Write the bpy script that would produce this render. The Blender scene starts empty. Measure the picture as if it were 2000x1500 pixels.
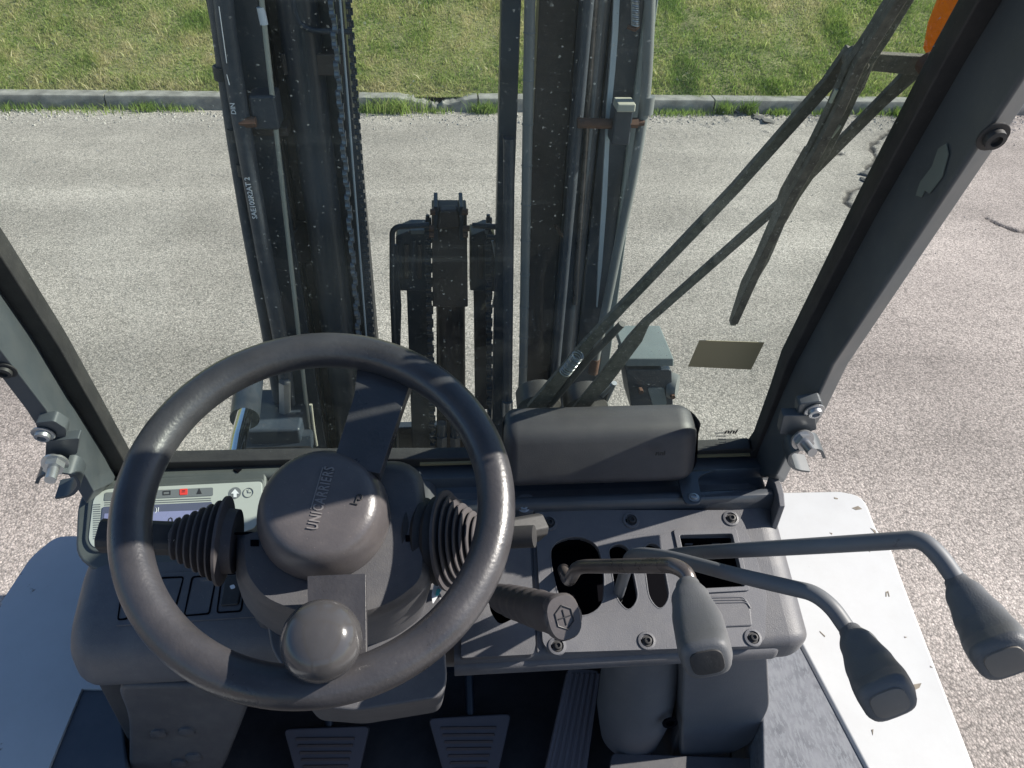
import bpy, bmesh, math, random
import numpy as np
from math import sin, cos, tan, pi, radians
from mathutils import Vector, Matrix, noise
random.seed(7); rng = np.random.default_rng(7)
scene = bpy.context.scene
COL = scene.collection

# ------------------------------------------------------------------ camera
PIT, YAW, ROL, FPX, CAMZ = radians(37.5), radians(6.0), radians(-2.35), 1500.0, 2.1
f_ = Vector((sin(YAW)*cos(PIT), cos(YAW)*cos(PIT), -sin(PIT)))
r0 = Vector((cos(YAW), -sin(YAW), 0)); u0 = r0.cross(f_)
r_ = r0*cos(ROL) - u0*sin(ROL); u_ = u0*cos(ROL) + r0*sin(ROL)
EYE = Vector((0, 0, CAMZ))
cd = bpy.data.cameras.new('camera'); cam = bpy.data.objects.new('camera', cd); COL.objects.link(cam)
cd.sensor_width = 36; cd.lens = 36*FPX/2000; cd.clip_start = .02; cd.clip_end = 400
cam.matrix_world = Matrix(((r_.x, u_.x, -f_.x, 0), (r_.y, u_.y, -f_.y, 0), (r_.z, u_.z, -f_.z, CAMZ), (0, 0, 0, 1)))
scene.camera = cam
# ------------------------------------------------------------------ light
SUN_AZ, SUN_EL = 86.5, 37.0        # azimuth from +Y (ahead) towards +X (right)
world = bpy.data.worlds.new('World'); scene.world = world; world.use_nodes = True
wn = world.node_tree.nodes; wl = world.node_tree.links; wn.clear()
sky = wn.new('ShaderNodeTexSky'); sky.sky_type = 'NISHITA'; sky.sun_disc = False
sky.sun_elevation = radians(SUN_EL); sky.sun_rotation = radians(SUN_AZ); sky.ozone_density = 4.5; sky.dust_density = .6
bg = wn.new('ShaderNodeBackground'); bg.inputs['Strength'].default_value = .085
wo = wn.new('ShaderNodeOutputWorld'); wl.new(sky.outputs[0], bg.inputs[0]); wl.new(bg.outputs[0], wo.inputs[0])
sl = bpy.data.lights.new('sun', 'SUN'); sl.energy = 5.0; sl.angle = radians(.53); sl.color = (1, .94, .85)
so = bpy.data.objects.new('sun', sl); COL.objects.link(so)
sdir = Vector((sin(radians(SUN_AZ))*cos(radians(SUN_EL)), cos(radians(SUN_AZ))*cos(radians(SUN_EL)), sin(radians(SUN_EL))))
so.rotation_euler = sdir.to_track_quat('Z', 'Y').to_euler(); so.location = sdir*20
scene.view_settings.view_transform = 'Standard'; scene.view_settings.look = 'None'
scene.view_settings.exposure = .68; scene.view_settings.gamma = 1; scene.view_settings.use_curve_mapping = False
scene.render.engine = 'CYCLES'

# ------------------------------------------------------------------ survey helpers: from a sight line to a point on a real plane
def ray(x, y): return f_ + r_*((x-1000)/FPX) + u_*((750-y)/FPX)
class Pl:
    def __init__(s, n, d): n = Vector(n); L = n.length; s.n = n/L; s.d = d/L
    def at(s, x, y, o=0):
        v = ray(x, y); return EYE + v*((s.d+o-s.n.dot(EYE))/s.n.dot(v))
def YP(c): return Pl((0, 1, 0), c)
def ZP(c): return Pl((0, 0, 1), c)
def pd(x, y, t): return EYE + ray(x, y)*t
def plane_yz(a, b):      # plane holding the X axis direction and the points a, b = (y, z); normal up
    d = Vector((0, b[0]-a[0], b[1]-a[1])); n = Vector((1, 0, 0)).cross(d)
    if n.z < 0: n = -n
    return Pl(n, n.dot(Vector((0, a[0], a[1]))))
GL = Pl((0, 1, .277), 1.2101)          # windscreen; + is outside
GV = Vector((0, -.277, 1))
def proj(P):
    q = Vector(P)-EYE; t = q.dot(f_); return 1000+FPX*q.dot(r_)/t, 750-FPX*q.dot(u_)/t

# ------------------------------------------------------------------ materials
def mat(name, col, rough=.5, metal=0, var=.12, vscale=9, bump=0, bscale=300, dust=0, dustcol=(.3, .28, .25), spec=.5, coat=0, wear=None, aniso=None):
    m = bpy.data.materials.new(name); m.use_nodes = True; nt = m.node_tree; N = nt.nodes; L = nt.links
    b = N['Principled BSDF']; b.inputs['Roughness'].default_value = rough; b.inputs['Metallic'].default_value = metal
    b.inputs['Specular IOR Level'].default_value = spec
    if coat: b.inputs['Coat Weight'].default_value = coat; b.inputs['Coat Roughness'].default_value = .15
    tc = N.new('ShaderNodeTexCoord')
    n1 = N.new('ShaderNodeTexNoise'); n1.inputs['Scale'].default_value = vscale; n1.inputs['Detail'].default_value = 6
    L.new(tc.outputs['Object'], n1.inputs['Vector'])
    mr = N.new('ShaderNodeMapRange'); mr.inputs[1].default_value = .3; mr.inputs[2].default_value = .7
    mr.inputs[3].default_value = 1-var; mr.inputs[4].default_value = 1+var; L.new(n1.outputs[0], mr.inputs[0])
    mx = N.new('ShaderNodeVectorMath'); mx.operation = 'SCALE'; mx.inputs[0].default_value = col; L.new(mr.outputs[0], mx.inputs['Scale'])
    out = mx.outputs[0]
    def blend(out, fac, c):
        k = N.new('ShaderNodeMix'); k.data_type = 'RGBA'; L.new(fac, k.inputs['Factor']); L.new(out, k.inputs[6]); k.inputs[7].default_value = (*c, 1)
        return k.outputs[2]
    if dust:
        n2 = N.new('ShaderNodeTexNoise'); n2.inputs['Scale'].default_value = 26; n2.inputs['Detail'].default_value = 10; n2.inputs['Roughness'].default_value = .75
        L.new(tc.outputs['Object'], n2.inputs['Vector'])
        r2 = N.new('ShaderNodeMapRange'); r2.inputs[1].default_value = .42; r2.inputs[2].default_value = .78; r2.inputs[3].default_value = dust*.25; r2.inputs[4].default_value = dust
        L.new(n2.outputs[0], r2.inputs[0]); out = blend(out, r2.outputs[0], dustcol)
        n4 = N.new('ShaderNodeTexVoronoi'); n4.inputs['Scale'].default_value = 130; L.new(tc.outputs['Object'], n4.inputs['Vector'])
        r4 = N.new('ShaderNodeMapRange'); r4.inputs[1].default_value = .10; r4.inputs[2].default_value = .05; r4.inputs[3].default_value = 0; r4.inputs[4].default_value = dust*1.2
        L.new(n4.outputs[0], r4.inputs[0]); out = blend(out, r4.outputs[0], dustcol)
    if wear:
        wc, wth, wsc, st = wear
        mp = N.new('ShaderNodeMapping'); mp.inputs['Scale'].default_value = st; L.new(tc.outputs['Object'], mp.inputs[0])
        n3 = N.new('ShaderNodeTexNoise'); n3.inputs['Scale'].default_value = wsc; n3.inputs['Detail'].default_value = 8; n3.inputs['Roughness'].default_value = .65
        L.new(mp.outputs[0], n3.inputs['Vector'])
        r3 = N.new('ShaderNodeMapRange'); r3.inputs[1].default_value = wth; r3.inputs[2].default_value = wth+.04
        L.new(n3.outputs[0], r3.inputs[0]); out = blend(out, r3.outputs[0], wc)
    L.new(out, b.inputs['Base Color'])
    rr = N.new('ShaderNodeMapRange'); rr.inputs[1].default_value = .3; rr.inputs[2].default_value = .7
    rr.inputs[3].default_value = max(.03, rough-.08); rr.inputs[4].default_value = min(1, rough+.1); L.new(n1.outputs[0], rr.inputs[0]); L.new(rr.outputs[0], b.inputs['Roughness'])
    if bump:
        v = N.new('ShaderNodeTexNoise'); v.inputs['Scale'].default_value = bscale; v.inputs['Detail'].default_value = 3; L.new(tc.outputs['Object'], v.inputs['Vector'])
        bp = N.new('ShaderNodeBump'); bp.inputs['Strength'].default_value = bump; bp.inputs['Distance'].default_value = .001
        L.new(v.outputs[0], bp.inputs['Height']); L.new(bp.outputs[0], b.inputs['Normal'])
    return m
M = {}
M['dash'] = mat('dash_plastic', (.09, .092, .105), .48, bump=.35, bscale=700, dust=.26, spec=.45)
M['dash2'] = mat('dash_plastic_plate', (.108, .110, .124), .48, bump=.3, bscale=700, dust=.2)
M['cover'] = mat('column_plastic', (.066, .067, .077), .5, bump=.25, bscale=700, dust=.24)
M['cluster'] = mat('cluster_plastic', (.075, .085, .085), .45, bump=.15, bscale=700, dust=.1)
M['rim'] = mat('rim_polyurethane', (.036, .036, .041), .31, bump=.3, bscale=260, var=.3, vscale=14, dust=.14, dustcol=(.22, .19, .17), spec=.7)
M['hub'] = mat('horn_pad_plastic', (.078, .072, .075), .36, bump=.15, bscale=400, dust=.2, dustcol=(.3, .26, .24), spec=.55)
M['letters'] = mat('lit_lettering', (.20, .185, .18), .35, var=.1)  # lighter tone imitates light caught on the raised letters
M['knob'] = mat('knob_gloss', (.06, .058, .06), .2, bump=.05, var=.1, dust=.06, spec=.6)
M['rubber'] = mat('black_rubber', (.022, .022, .024), .6, dust=.12, bump=.2)
M['boot'] = mat('boot_rubber', (.058, .052, .057), .62, dust=.15)
M['black'] = mat('black_recess_shade', (.004, .004, .006), .9, spec=.05)  # near-black put into recesses in place of their shade
M['steel'] = mat('mast_steel', (.016, .028, .044), .38, metal=.0, var=.4, vscale=5, dust=.35, dustcol=(.11, .10, .10), bump=.2, bscale=90, spec=.6, wear=((.075, .045, .034), .66, 9, (3, 3, .35)))
M['steel2'] = mat('mast_steel_brown', (.042, .034, .031), .5, var=.45, vscale=11, dust=.4, dustcol=(.14, .09, .07), bump=.3, bscale=80)
M['rust'] = mat('rusty_iron', (.11, .055, .035), .75, var=.4, vscale=40, bump=.5, bscale=200)
M['chrome'] = mat('chrome_rod', (.75, .78, .82), .12, metal=1, var=.05)
M['zinc'] = mat('zinc_fitting', (.45, .46, .47), .35, metal=.8, var=.2, dust=.15)
M['hose'] = mat('hose_rubber', (.022, .032, .05), .5, dust=.2)
M['hosegrey'] = mat('hose_grey', (.17, .18, .18), .45, dust=.25)
M['cream'] = mat('cream_hose', (.42, .41, .34), .5, var=.15)
M['pillar'] = mat('pillar_paint', (.058, .070, .080), .42, dust=.15, wear=((.14, .15, .14), .70, 3, (1, 1, .5)), spec=.5)
M['pillarL'] = M['pillar']
M['white'] = mat('white_fender_paint', (.54, .545, .54), .5, var=.05, vscale=3, dust=.16, dustcol=(.30, .27, .23), wear=((.2, .17, .14), .68, 30, (1, 1, 1)))
M['worn'] = mat('worn_grey_plate', (.13, .135, .15), .5, var=.3, vscale=40, dust=.5, dustcol=(.28, .29, .31), wear=((.20, .21, .225), .50, 95, (2.6, .7, 1)))
M['grey'] = mat('grey_kick_plastic', (.14, .14, .15), .55, bump=.3, bscale=500, dust=.22)
M['floor'] = mat('floor_rubber', (.055, .052, .056), .75, dust=.2)
M['pedal'] = mat('pedal_rubber', (.15, .138, .15), .7, dust=.35, dustcol=(.16, .13, .12))
M['pedalridge'] = mat('pedal_ridge', (.13, .10, .09), .65, dust=.5, dustcol=(.24, .17, .13))
M['grip'] = mat('grip_plastic', (.105, .11, .118), .5, bump=.35, bscale=900, dust=.10)
M['gripsm'] = mat('grip_cap', (.16, .145, .13), .4, dust=.15)
M['rod'] = mat('lever_rod_paint', (.13, .14, .155), .5, dust=.15, var=.2, wear=((.05, .04, .04), .66, 30, (1, 1, 1)))
M['rodold'] = mat('lever_rod_worn', (.16, .14, .13), .3, metal=.5, var=.35, vscale=30, dust=.1)
M['cream_panel'] = mat('cluster_face', (.44, .46, .43), .45, var=.03)
M['strip'] = mat('indicator_strip', (.16, .17, .18), .4, var=.03)
M['lcd'] = mat('lcd', (.10, .11, .17), .12, var=.05)
M['lcdlit'] = mat('lcd_active', (.24, .25, .42), .2, var=.05)
M['print'] = mat('print_white', (.75, .76, .78), .5, var=.02)
M['printd'] = mat('print_dark', (.03, .03, .035), .5, var=.02)
M['red'] = mat('red_telltale', (.75, .06, .05), .4, var=.02)
M['tan'] = mat('sticker_back', (.30, .26, .15), .55, var=.05)
M['sheet'] = mat('painted_sheet', (.055, .065, .08), .35, dust=.12)
M['wiper'] = mat('wiper_dusty', (.095, .083, .068), .7, var=.6, vscale=120, dust=.5, dustcol=(.22, .20, .17), bump=.6, bscale=400, wear=((.26, .24, .21), .60, 190, (1, 1, 1)))
M['wiperd'] = mat('wiper_dark', (.03, .028, .028), .5, dust=.2)
M['tyre'] = mat('tyre_rubber', (.02, .02, .02), .8, dust=.3)
M['teal'] = mat('sticker_teal', (.1, .5, .5), .4)
M['greentop'] = mat('grey_green_paint', (.16, .19, .19), .4, dust=.2)
M['pale'] = mat('pale_lit_edge', (.50, .55, .58), .4, var=.1)  # pale tone stands in for light along the mast edges
def glass_mat():
    m = bpy.data.materials.new('windscreen_glass'); m.use_nodes = True; N = m.node_tree.nodes; L = m.node_tree.links; N.clear()
    o = N.new('ShaderNodeOutputMaterial'); tr = N.new('ShaderNodeBsdfTransparent'); tr.inputs[0].default_value = (.91, .957, .93, 1)
    gl = N.new('ShaderNodeBsdfGlossy'); gl.inputs['Roughness'].default_value = .02
    fr = N.new('ShaderNodeFresnel'); fr.inputs[0].default_value = 1.45
    m1 = N.new('ShaderNodeMixShader'); sc = N.new('ShaderNodeMath'); sc.operation = 'MULTIPLY'; sc.inputs[1].default_value = .04
    L.new(fr.outputs[0], sc.inputs[0]); L.new(sc.outputs[0], m1.inputs[0]); L.new(tr.outputs[0], m1.inputs[1]); L.new(gl.outputs[0], m1.inputs[2])
    df = N.new('ShaderNodeBsdfDiffuse'); df.inputs[0].default_value = (.55, .6, .58, 1)
    tl = N.new('ShaderNodeBsdfTranslucent'); tl.inputs[0].default_value = (.55, .6, .58, 1); ad = N.new('ShaderNodeMixShader')
    L.new(df.outputs[0], ad.inputs[1]); L.new(tl.outputs[0], ad.inputs[2])
    tc = N.new('ShaderNodeTexCoord')
    n = N.new('ShaderNodeTexNoise'); n.inputs['Scale'].default_value = 7; n.inputs['Detail'].default_value = 8; L.new(tc.outputs['Object'], n.inputs['Vector'])
    r = N.new('ShaderNodeMapRange'); r.inputs[1].default_value = .3; r.inputs[2].default_value = .75; r.inputs[3].default_value = .006; r.inputs[4].default_value = .030; L.new(n.outputs[0], r.inputs[0])
    last = r.outputs[0]
    def add(sock):
        nonlocal last
        a = N.new('ShaderNodeMath'); a.operation = 'ADD'; L.new(last, a.inputs[0]); L.new(sock, a.inputs[1]); last = a.outputs[0]
    for scl, th, amt in ((95, .14, .45), (210, .17, .4), (38, .05, .6)):
        wv = N.new('ShaderNodeTexNoise'); wv.inputs['Scale'].default_value = scl*1.2
        ma = N.new('ShaderNodeVectorMath'); ma.operation = 'MULTIPLY_ADD'; ma.inputs[1].default_value = (.006,)*3
        L.new(tc.outputs['Object'], wv.inputs['Vector']); L.new(wv.outputs['Color'], ma.inputs[0]); L.new(tc.outputs['Object'], ma.inputs[2])
        v = N.new('ShaderNodeTexVoronoi'); v.inputs['Scale'].default_value = scl; L.new(ma.outputs[0], v.inputs['Vector'])
        k = N.new('ShaderNodeMapRange'); k.inputs[1].default_value = th; k.inputs[2].default_value = th*.5; k.inputs[3].default_value = 0; k.inputs[4].default_value = amt
        L.new(v.outputs['Distance'], k.inputs[0])
        hs = N.new('ShaderNodeSeparateColor'); L.new(v.outputs['Color'], hs.inputs[0])
        p = N.new('ShaderNodeMath'); p.operation = 'POWER'; p.inputs[1].default_value = 3; L.new(hs.outputs[0], p.inputs[0])
        q = N.new('ShaderNodeMath'); q.operation = 'MULTIPLY'; L.new(k.outputs[0], q.inputs[0]); L.new(p.outputs[0], q.inputs[1]); add(q.outputs[0])
    # wiped streaks
    mp = N.new('ShaderNodeMapping'); mp.inputs['Rotation'].default_value = (0, radians(20), 0); mp.inputs['Scale'].default_value = (1.2, 1, 45); L.new(tc.outputs['Object'], mp.inputs[0])
    ns = N.new('ShaderNodeTexNoise'); ns.inputs['Scale'].default_value = 2.2; ns.inputs['Detail'].default_value = 2; L.new(mp.outputs[0], ns.inputs['Vector'])
    rs = N.new('ShaderNodeMapRange'); rs.inputs[1].default_value = .66; rs.inputs[2].default_value = .8; rs.inputs[3].default_value = 0; rs.inputs[4].default_value = .03; L.new(ns.outputs[0], rs.inputs[0]); add(rs.outputs[0])
    m2 = N.new('ShaderNodeMixShader'); L.new(last, m2.inputs[0]); L.new(m1.outputs[0], m2.inputs[1]); L.new(ad.outputs[0], m2.inputs[2]); L.new(m2.outputs[0], o.inputs[0])
    return m
M['glass'] = glass_mat()
def lens_mat():
    m = bpy.data.materials.new('orange_lens'); m.use_nodes = True; N = m.node_tree.nodes; L = m.node_tree.links
    b = N['Principled BSDF']; b.inputs['Base Color'].default_value = (1, .33, .006, 1); b.inputs['Roughness'].default_value = .15
    tl = N.new('ShaderNodeBsdfTranslucent'); tl.inputs[0].default_value = (1, .46, .03, 1)
    mx = N.new('ShaderNodeMixShader'); mx.inputs[0].default_value = .72
    L.new(b.outputs[0], mx.inputs[1]); L.new(tl.outputs[0], mx.inputs[2]); L.new(mx.outputs[0], N['Material Output'].inputs[0])
    tc = N.new('ShaderNodeTexCoord'); w = N.new('ShaderNodeTexVoronoi'); w.inputs['Scale'].default_value = 160
    L.new(tc.outputs['Object'], w.inputs['Vector']); bp = N.new('ShaderNodeBump'); bp.inputs['Distance'].default_value = .002
    L.new(w.outputs[0], bp.inputs['Height']); L.new(bp.outputs[0], b.inputs['Normal']); L.new(bp.outputs[0], tl.inputs['Normal'])
    return m
M['lens'] = lens_mat()

# ------------------------------------------------------------------ mesh helpers
def link(name, me, m, parent=None, bevel=0, seg=3, smooth=True, label=None, ang=38):
    o = bpy.data.objects.new(name, me); COL.objects.link(o)
    if m is not None and not me.materials: me.materials.append(M[m] if isinstance(m, str) else m)
    if parent is not None: o.parent = parent
    if smooth:
        me.shade_smooth(); me.set_sharp_from_angle(angle=radians(ang))
    if bevel:
        b = o.modifiers.new('bevel', 'BEVEL'); b.width = bevel; b.segments = seg; b.limit_method = 'ANGLE'; b.angle_limit = radians(35); b.harden_normals = True
        b.use_clamp_overlap = True
    if label: o['label'] = label
    return o
def mesh(verts, faces, name='m'):
    me = bpy.data.meshes.new(name); me.from_pydata([tuple(v) for v in verts], [], faces); me.validate()
    bm = bmesh.new(); bm.from_mesh(me); bmesh.ops.recalc_face_normals(bm, faces=bm.faces); bm.to_mesh(me); bm.free()
    return me
def join(*mes):
    bm = bmesh.new()
    for m in mes: bm.from_mesh(m)
    me = bpy.data.meshes.new('j'); bm.to_mesh(me); bm.free(); return me
def slab_me(ring, vec):
    n = len(ring); V = list(ring)+[p+vec for p in ring]
    F = [tuple(range(n)), tuple(range(2*n-1, n-1, -1))]+[(i, (i+1) % n, n+(i+1) % n, n+i) for i in range(n)]
    return mesh(V, F)
def loft_me(rings, closed=True, caps=True):
    n = len(rings[0]); V = [p for r in rings for p in r]; F = []
    for k in range(len(rings)-1):
        for i in range(n if closed else n-1):
            j = (i+1) % n; F.append((k*n+i, k*n+j, (k+1)*n+j, (k+1)*n+i))
    if caps: F.append(tuple(range(n))); F.append(tuple(range(len(V)-1, len(V)-n-1, -1)))
    return mesh(V, F)
def rpoly(pts, r=12, n=4):
    out = []; m = len(pts)
    for i in range(m):
        p0, p1, p2 = [np.array(pts[(i+k) % m][:2], float) for k in (-1, 0, 1)]
        rr = pts[i][2] if len(pts[i]) > 2 else r
        if rr <= 0: out.append(tuple(p1)); continue
        a, b = p0-p1, p2-p1; la, lb = np.linalg.norm(a), np.linalg.norm(b); d = min(rr, la*.49, lb*.49)
        q0, q2 = p1+a/la*d, p1+b/lb*d
        for k in range(n+1):
            t = k/n; out.append(tuple((1-t)**2*q0+2*t*(1-t)*p1+t*t*q2))
    return out
def trace(name, pts, pl, th, m, parent, off=0, r=0, bevel=0, vec=None, **k):
    """outline surveyed on a real plane, given a real thickness behind its face"""
    ring = [pl.at(x, y, off) for x, y in (rpoly(pts, r) if r or any(len(p) > 2 for p in pts) else pts)]
    v = vec if vec is not None else -pl.n*th
    if pl is GL or getattr(pl, 'flip', False): v = pl.n*th if vec is None else vec
    return link(name, slab_me(ring, v), m, parent, bevel, **k)
def frame(d):
    d = d.normalized(); a = d.cross(Vector((0, 0, 1)) if abs(d.z) < .9 else Vector((1, 0, 0))).normalized(); return a, d.cross(a)
def fillet(P, rad, n=6):
    if len(P) < 3: return list(P)
    out = [P[0]]
    for i in range(1, len(P)-1):
        a, b = P[i-1]-P[i], P[i+1]-P[i]; d = min(rad, a.length*.49, b.length*.49)
        q0, q2 = P[i]+a.normalized()*d, P[i]+b.normalized()*d
        for k in range(n+1):
            t = k/n; out.append(q0*(1-t)**2+P[i]*2*t*(1-t)+q2*t*t)
    out.append(P[-1]); return out
def tube_me(P, r, n=16, rad=0, caps=True):
    if rad: P = fillet(P, rad)
    rs = r if isinstance(r, (list, tuple)) else [r]*len(P)
    a, b = frame(P[1]-P[0]); rings = []; pd_ = (P[1]-P[0]).normalized()
    for i, p in enumerate(P):
        d = (P[min(i+1, len(P)-1)]-P[max(i-1, 0)]).normalized()
        q = pd_.rotation_difference(d); a = q @ a; b = q @ b; pd_ = d
        rings.append([p+(a*cos(t*2*pi/n)+b*sin(t*2*pi/n))*rs[i] for t in range(n)])
    return loft_me(rings, True, caps)
def tube(name, P, r, m, parent, rad=0, n=16, **k): return link(name, tube_me(P, r, n, rad), m, parent, **k)
def lathe_me(prof, c, ax, n=40, cut=None):
    ax = ax.normalized(); a, b = frame(ax); rings = []
    for r, h in prof: rings.append([c+ax*h+(a*cos(t*2*pi/n)+b*sin(t*2*pi/n))*max(r, 1e-5) for t in range(n)])
    return loft_me(rings)
def lathe(name, prof, c, ax, m, parent, n=40, **k): return link(name, lathe_me(prof, c, ax, n), m, parent, **k)
def box_me(x0, x1, y0, y1, z0, z1):
    return slab_me([Vector((x0, y0, z0)), Vector((x1, y0, z0)), Vector((x1, y1, z0)), Vector((x0, y1, z0))], Vector((0, 0, z1-z0)))
def box(name, b, m, parent, bevel=.003, **k): return link(name, box_me(*b), m, parent, bevel, **k)
def obox_me(c, ax, ay, az): # half vectors
    ring = [c-ax-ay-az, c+ax-ay-az, c+ax+ay-az, c-ax+ay-az]; return slab_me(ring, az*2)
def inset_poly(P, d):
    n = len(P); out = []; A = sum(P[i][0]*P[(i+1) % n][1]-P[(i+1) % n][0]*P[i][1] for i in range(n)); s = 1 if A > 0 else -1
    for i in range(n):
        p0, p1, p2 = [np.array(P[(i+k) % n], float) for k in (-1, 0, 1)]
        e1, e2 = p1-p0, p2-p1; e1 /= np.linalg.norm(e1)+1e-9; e2 /= np.linalg.norm(e2)+1e-9
        n1 = np.array((-e1[1], e1[0]))*s; n2 = np.array((-e2[1], e2[0]))*s; m = n1+n2; m /= max(.5, m@m/2)**1
        q = p1+m/2*d*1.0 if False else p1+(n1+n2)/max(.6, 1+n1@n2)*d
        out.append(tuple(q))
    return out
def loftx_me(prof, x0, x1, e0=0, e1=0, n=5, r=.0, skew=0):
    P = rpoly(prof, r, 3) if r else prof; rings = []
    st = []
    if e0: st += [(x0+e0*(1-cos(pi/2*k/n)), e0*(1-sin(pi/2*k/n))) for k in range(n)]
    else: st += [(x0, 0)]
    if e1: st += [(x1-e1*(1-cos(pi/2*(1-k/n))), e1*(1-sin(pi/2*(1-k/n)))) for k in range(n+1)]
    else: st += [(x1, 0)]
    if e0: st.insert(n, (x0+e0, 0))
    for x, d in st:
        Q = inset_poly(P, d) if d > 1e-6 else P
        rings.append([Vector((x, y, z)) for y, z in Q])
    return loft_me(rings)
def cut(o, cutters):
    for me in cutters:
        c = bpy.data.objects.new('cutter', me); COL.objects.link(c)
        if not me.materials: me.materials.append(M['black'])
        b = o.modifiers.new('b', 'BOOLEAN'); b.operation = 'DIFFERENCE'; b.object = c; b.solver = 'EXACT'; b.material_mode = 'TRANSFER'
    dg = bpy.context.evaluated_depsgraph_get(); dg.update()
    me = bpy.data.meshes.new_from_object(o.evaluated_get(dg)); o.modifiers.clear(); o.data = me
    for c in [c for c in COL.objects if c.name.startswith('cutter')]: bpy.data.objects.remove(c)
def holed_me(outer, holes, vec):
    from mathutils.geometry import tessellate_polygon
    loops = [outer]+holes; V = [p for l in loops for p in l]; n = len(V); T = tessellate_polygon(loops)
    F = [tuple(t) for t in T]+[tuple(n+i for i in t)[::-1] for t in T]; k = 0
    for l in loops:
        m = len(l); F += [(k+i, k+(i+1) % m, n+k+(i+1) % m, n+k+i) for i in range(m)]; k += m
    return mesh(V+[p+vec for p in V], F)
def text_me(s, size, ext, o, ax, ay, spacing=1.0, bold=0, align='CENTER', xs=1.0):
    cu = bpy.data.curves.new('t', 'FONT'); cu.body = s; cu.size = size; cu.extrude = ext; cu.offset = bold; cu.resolution_u = 2
    cu.align_x = align; cu.align_y = 'CENTER'; cu.space_character = spacing
    ob = bpy.data.objects.new('t', cu); COL.objects.link(ob); dg = bpy.context.evaluated_depsgraph_get(); dg.update()
    me = bpy.data.meshes.new_from_object(ob.evaluated_get(dg)); bpy.data.objects.remove(ob)
    me.transform(Matrix.Diagonal((xs, 1, 1, 1)))
    ax = ax.normalized(); az = ax.cross(ay).normalized(); ay = az.cross(ax)
    me.transform(Matrix(((ax.x, ay.x, az.x, o.x), (ax.y, ay.y, az.y, o.y), (ax.z, ay.z, az.z, o.z), (0, 0, 0, 1)))); me.materials.clear(); return me
def thing(name, label, cat, loc=(0, 0, 0), group=None):
    o = bpy.data.objects.new(name, None); COL.objects.link(o); o.location = loc; o.empty_display_size = .1
    o['label'] = label; o['category'] = cat
    if group: o['group'] = group
    return o
def screw(P, ax, r, m='zinc', parent=None, name='screw', h=.004, hexa=False):
    prof = [(r*1.45, 0), (r*1.5, h*.25), (r*1.45, h*.3), (r, h*.32), (r*.95, h), (r*.55, h*1.1), (r*.5, h*.6), (0, h*.55)]
    if hexa:
        return link(name, join(lathe_me([(r*1.6, 0), (r*1.6, h*.3), (0, h*.31)], P, ax, 24), lathe_me([(r*1.2, h*.3), (r*1.2, h*1.3), (0, h*1.3)], P, ax, 6)), m, parent, ang=30)
    return lathe(name, prof, P, ax, m, parent, n=20)

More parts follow.
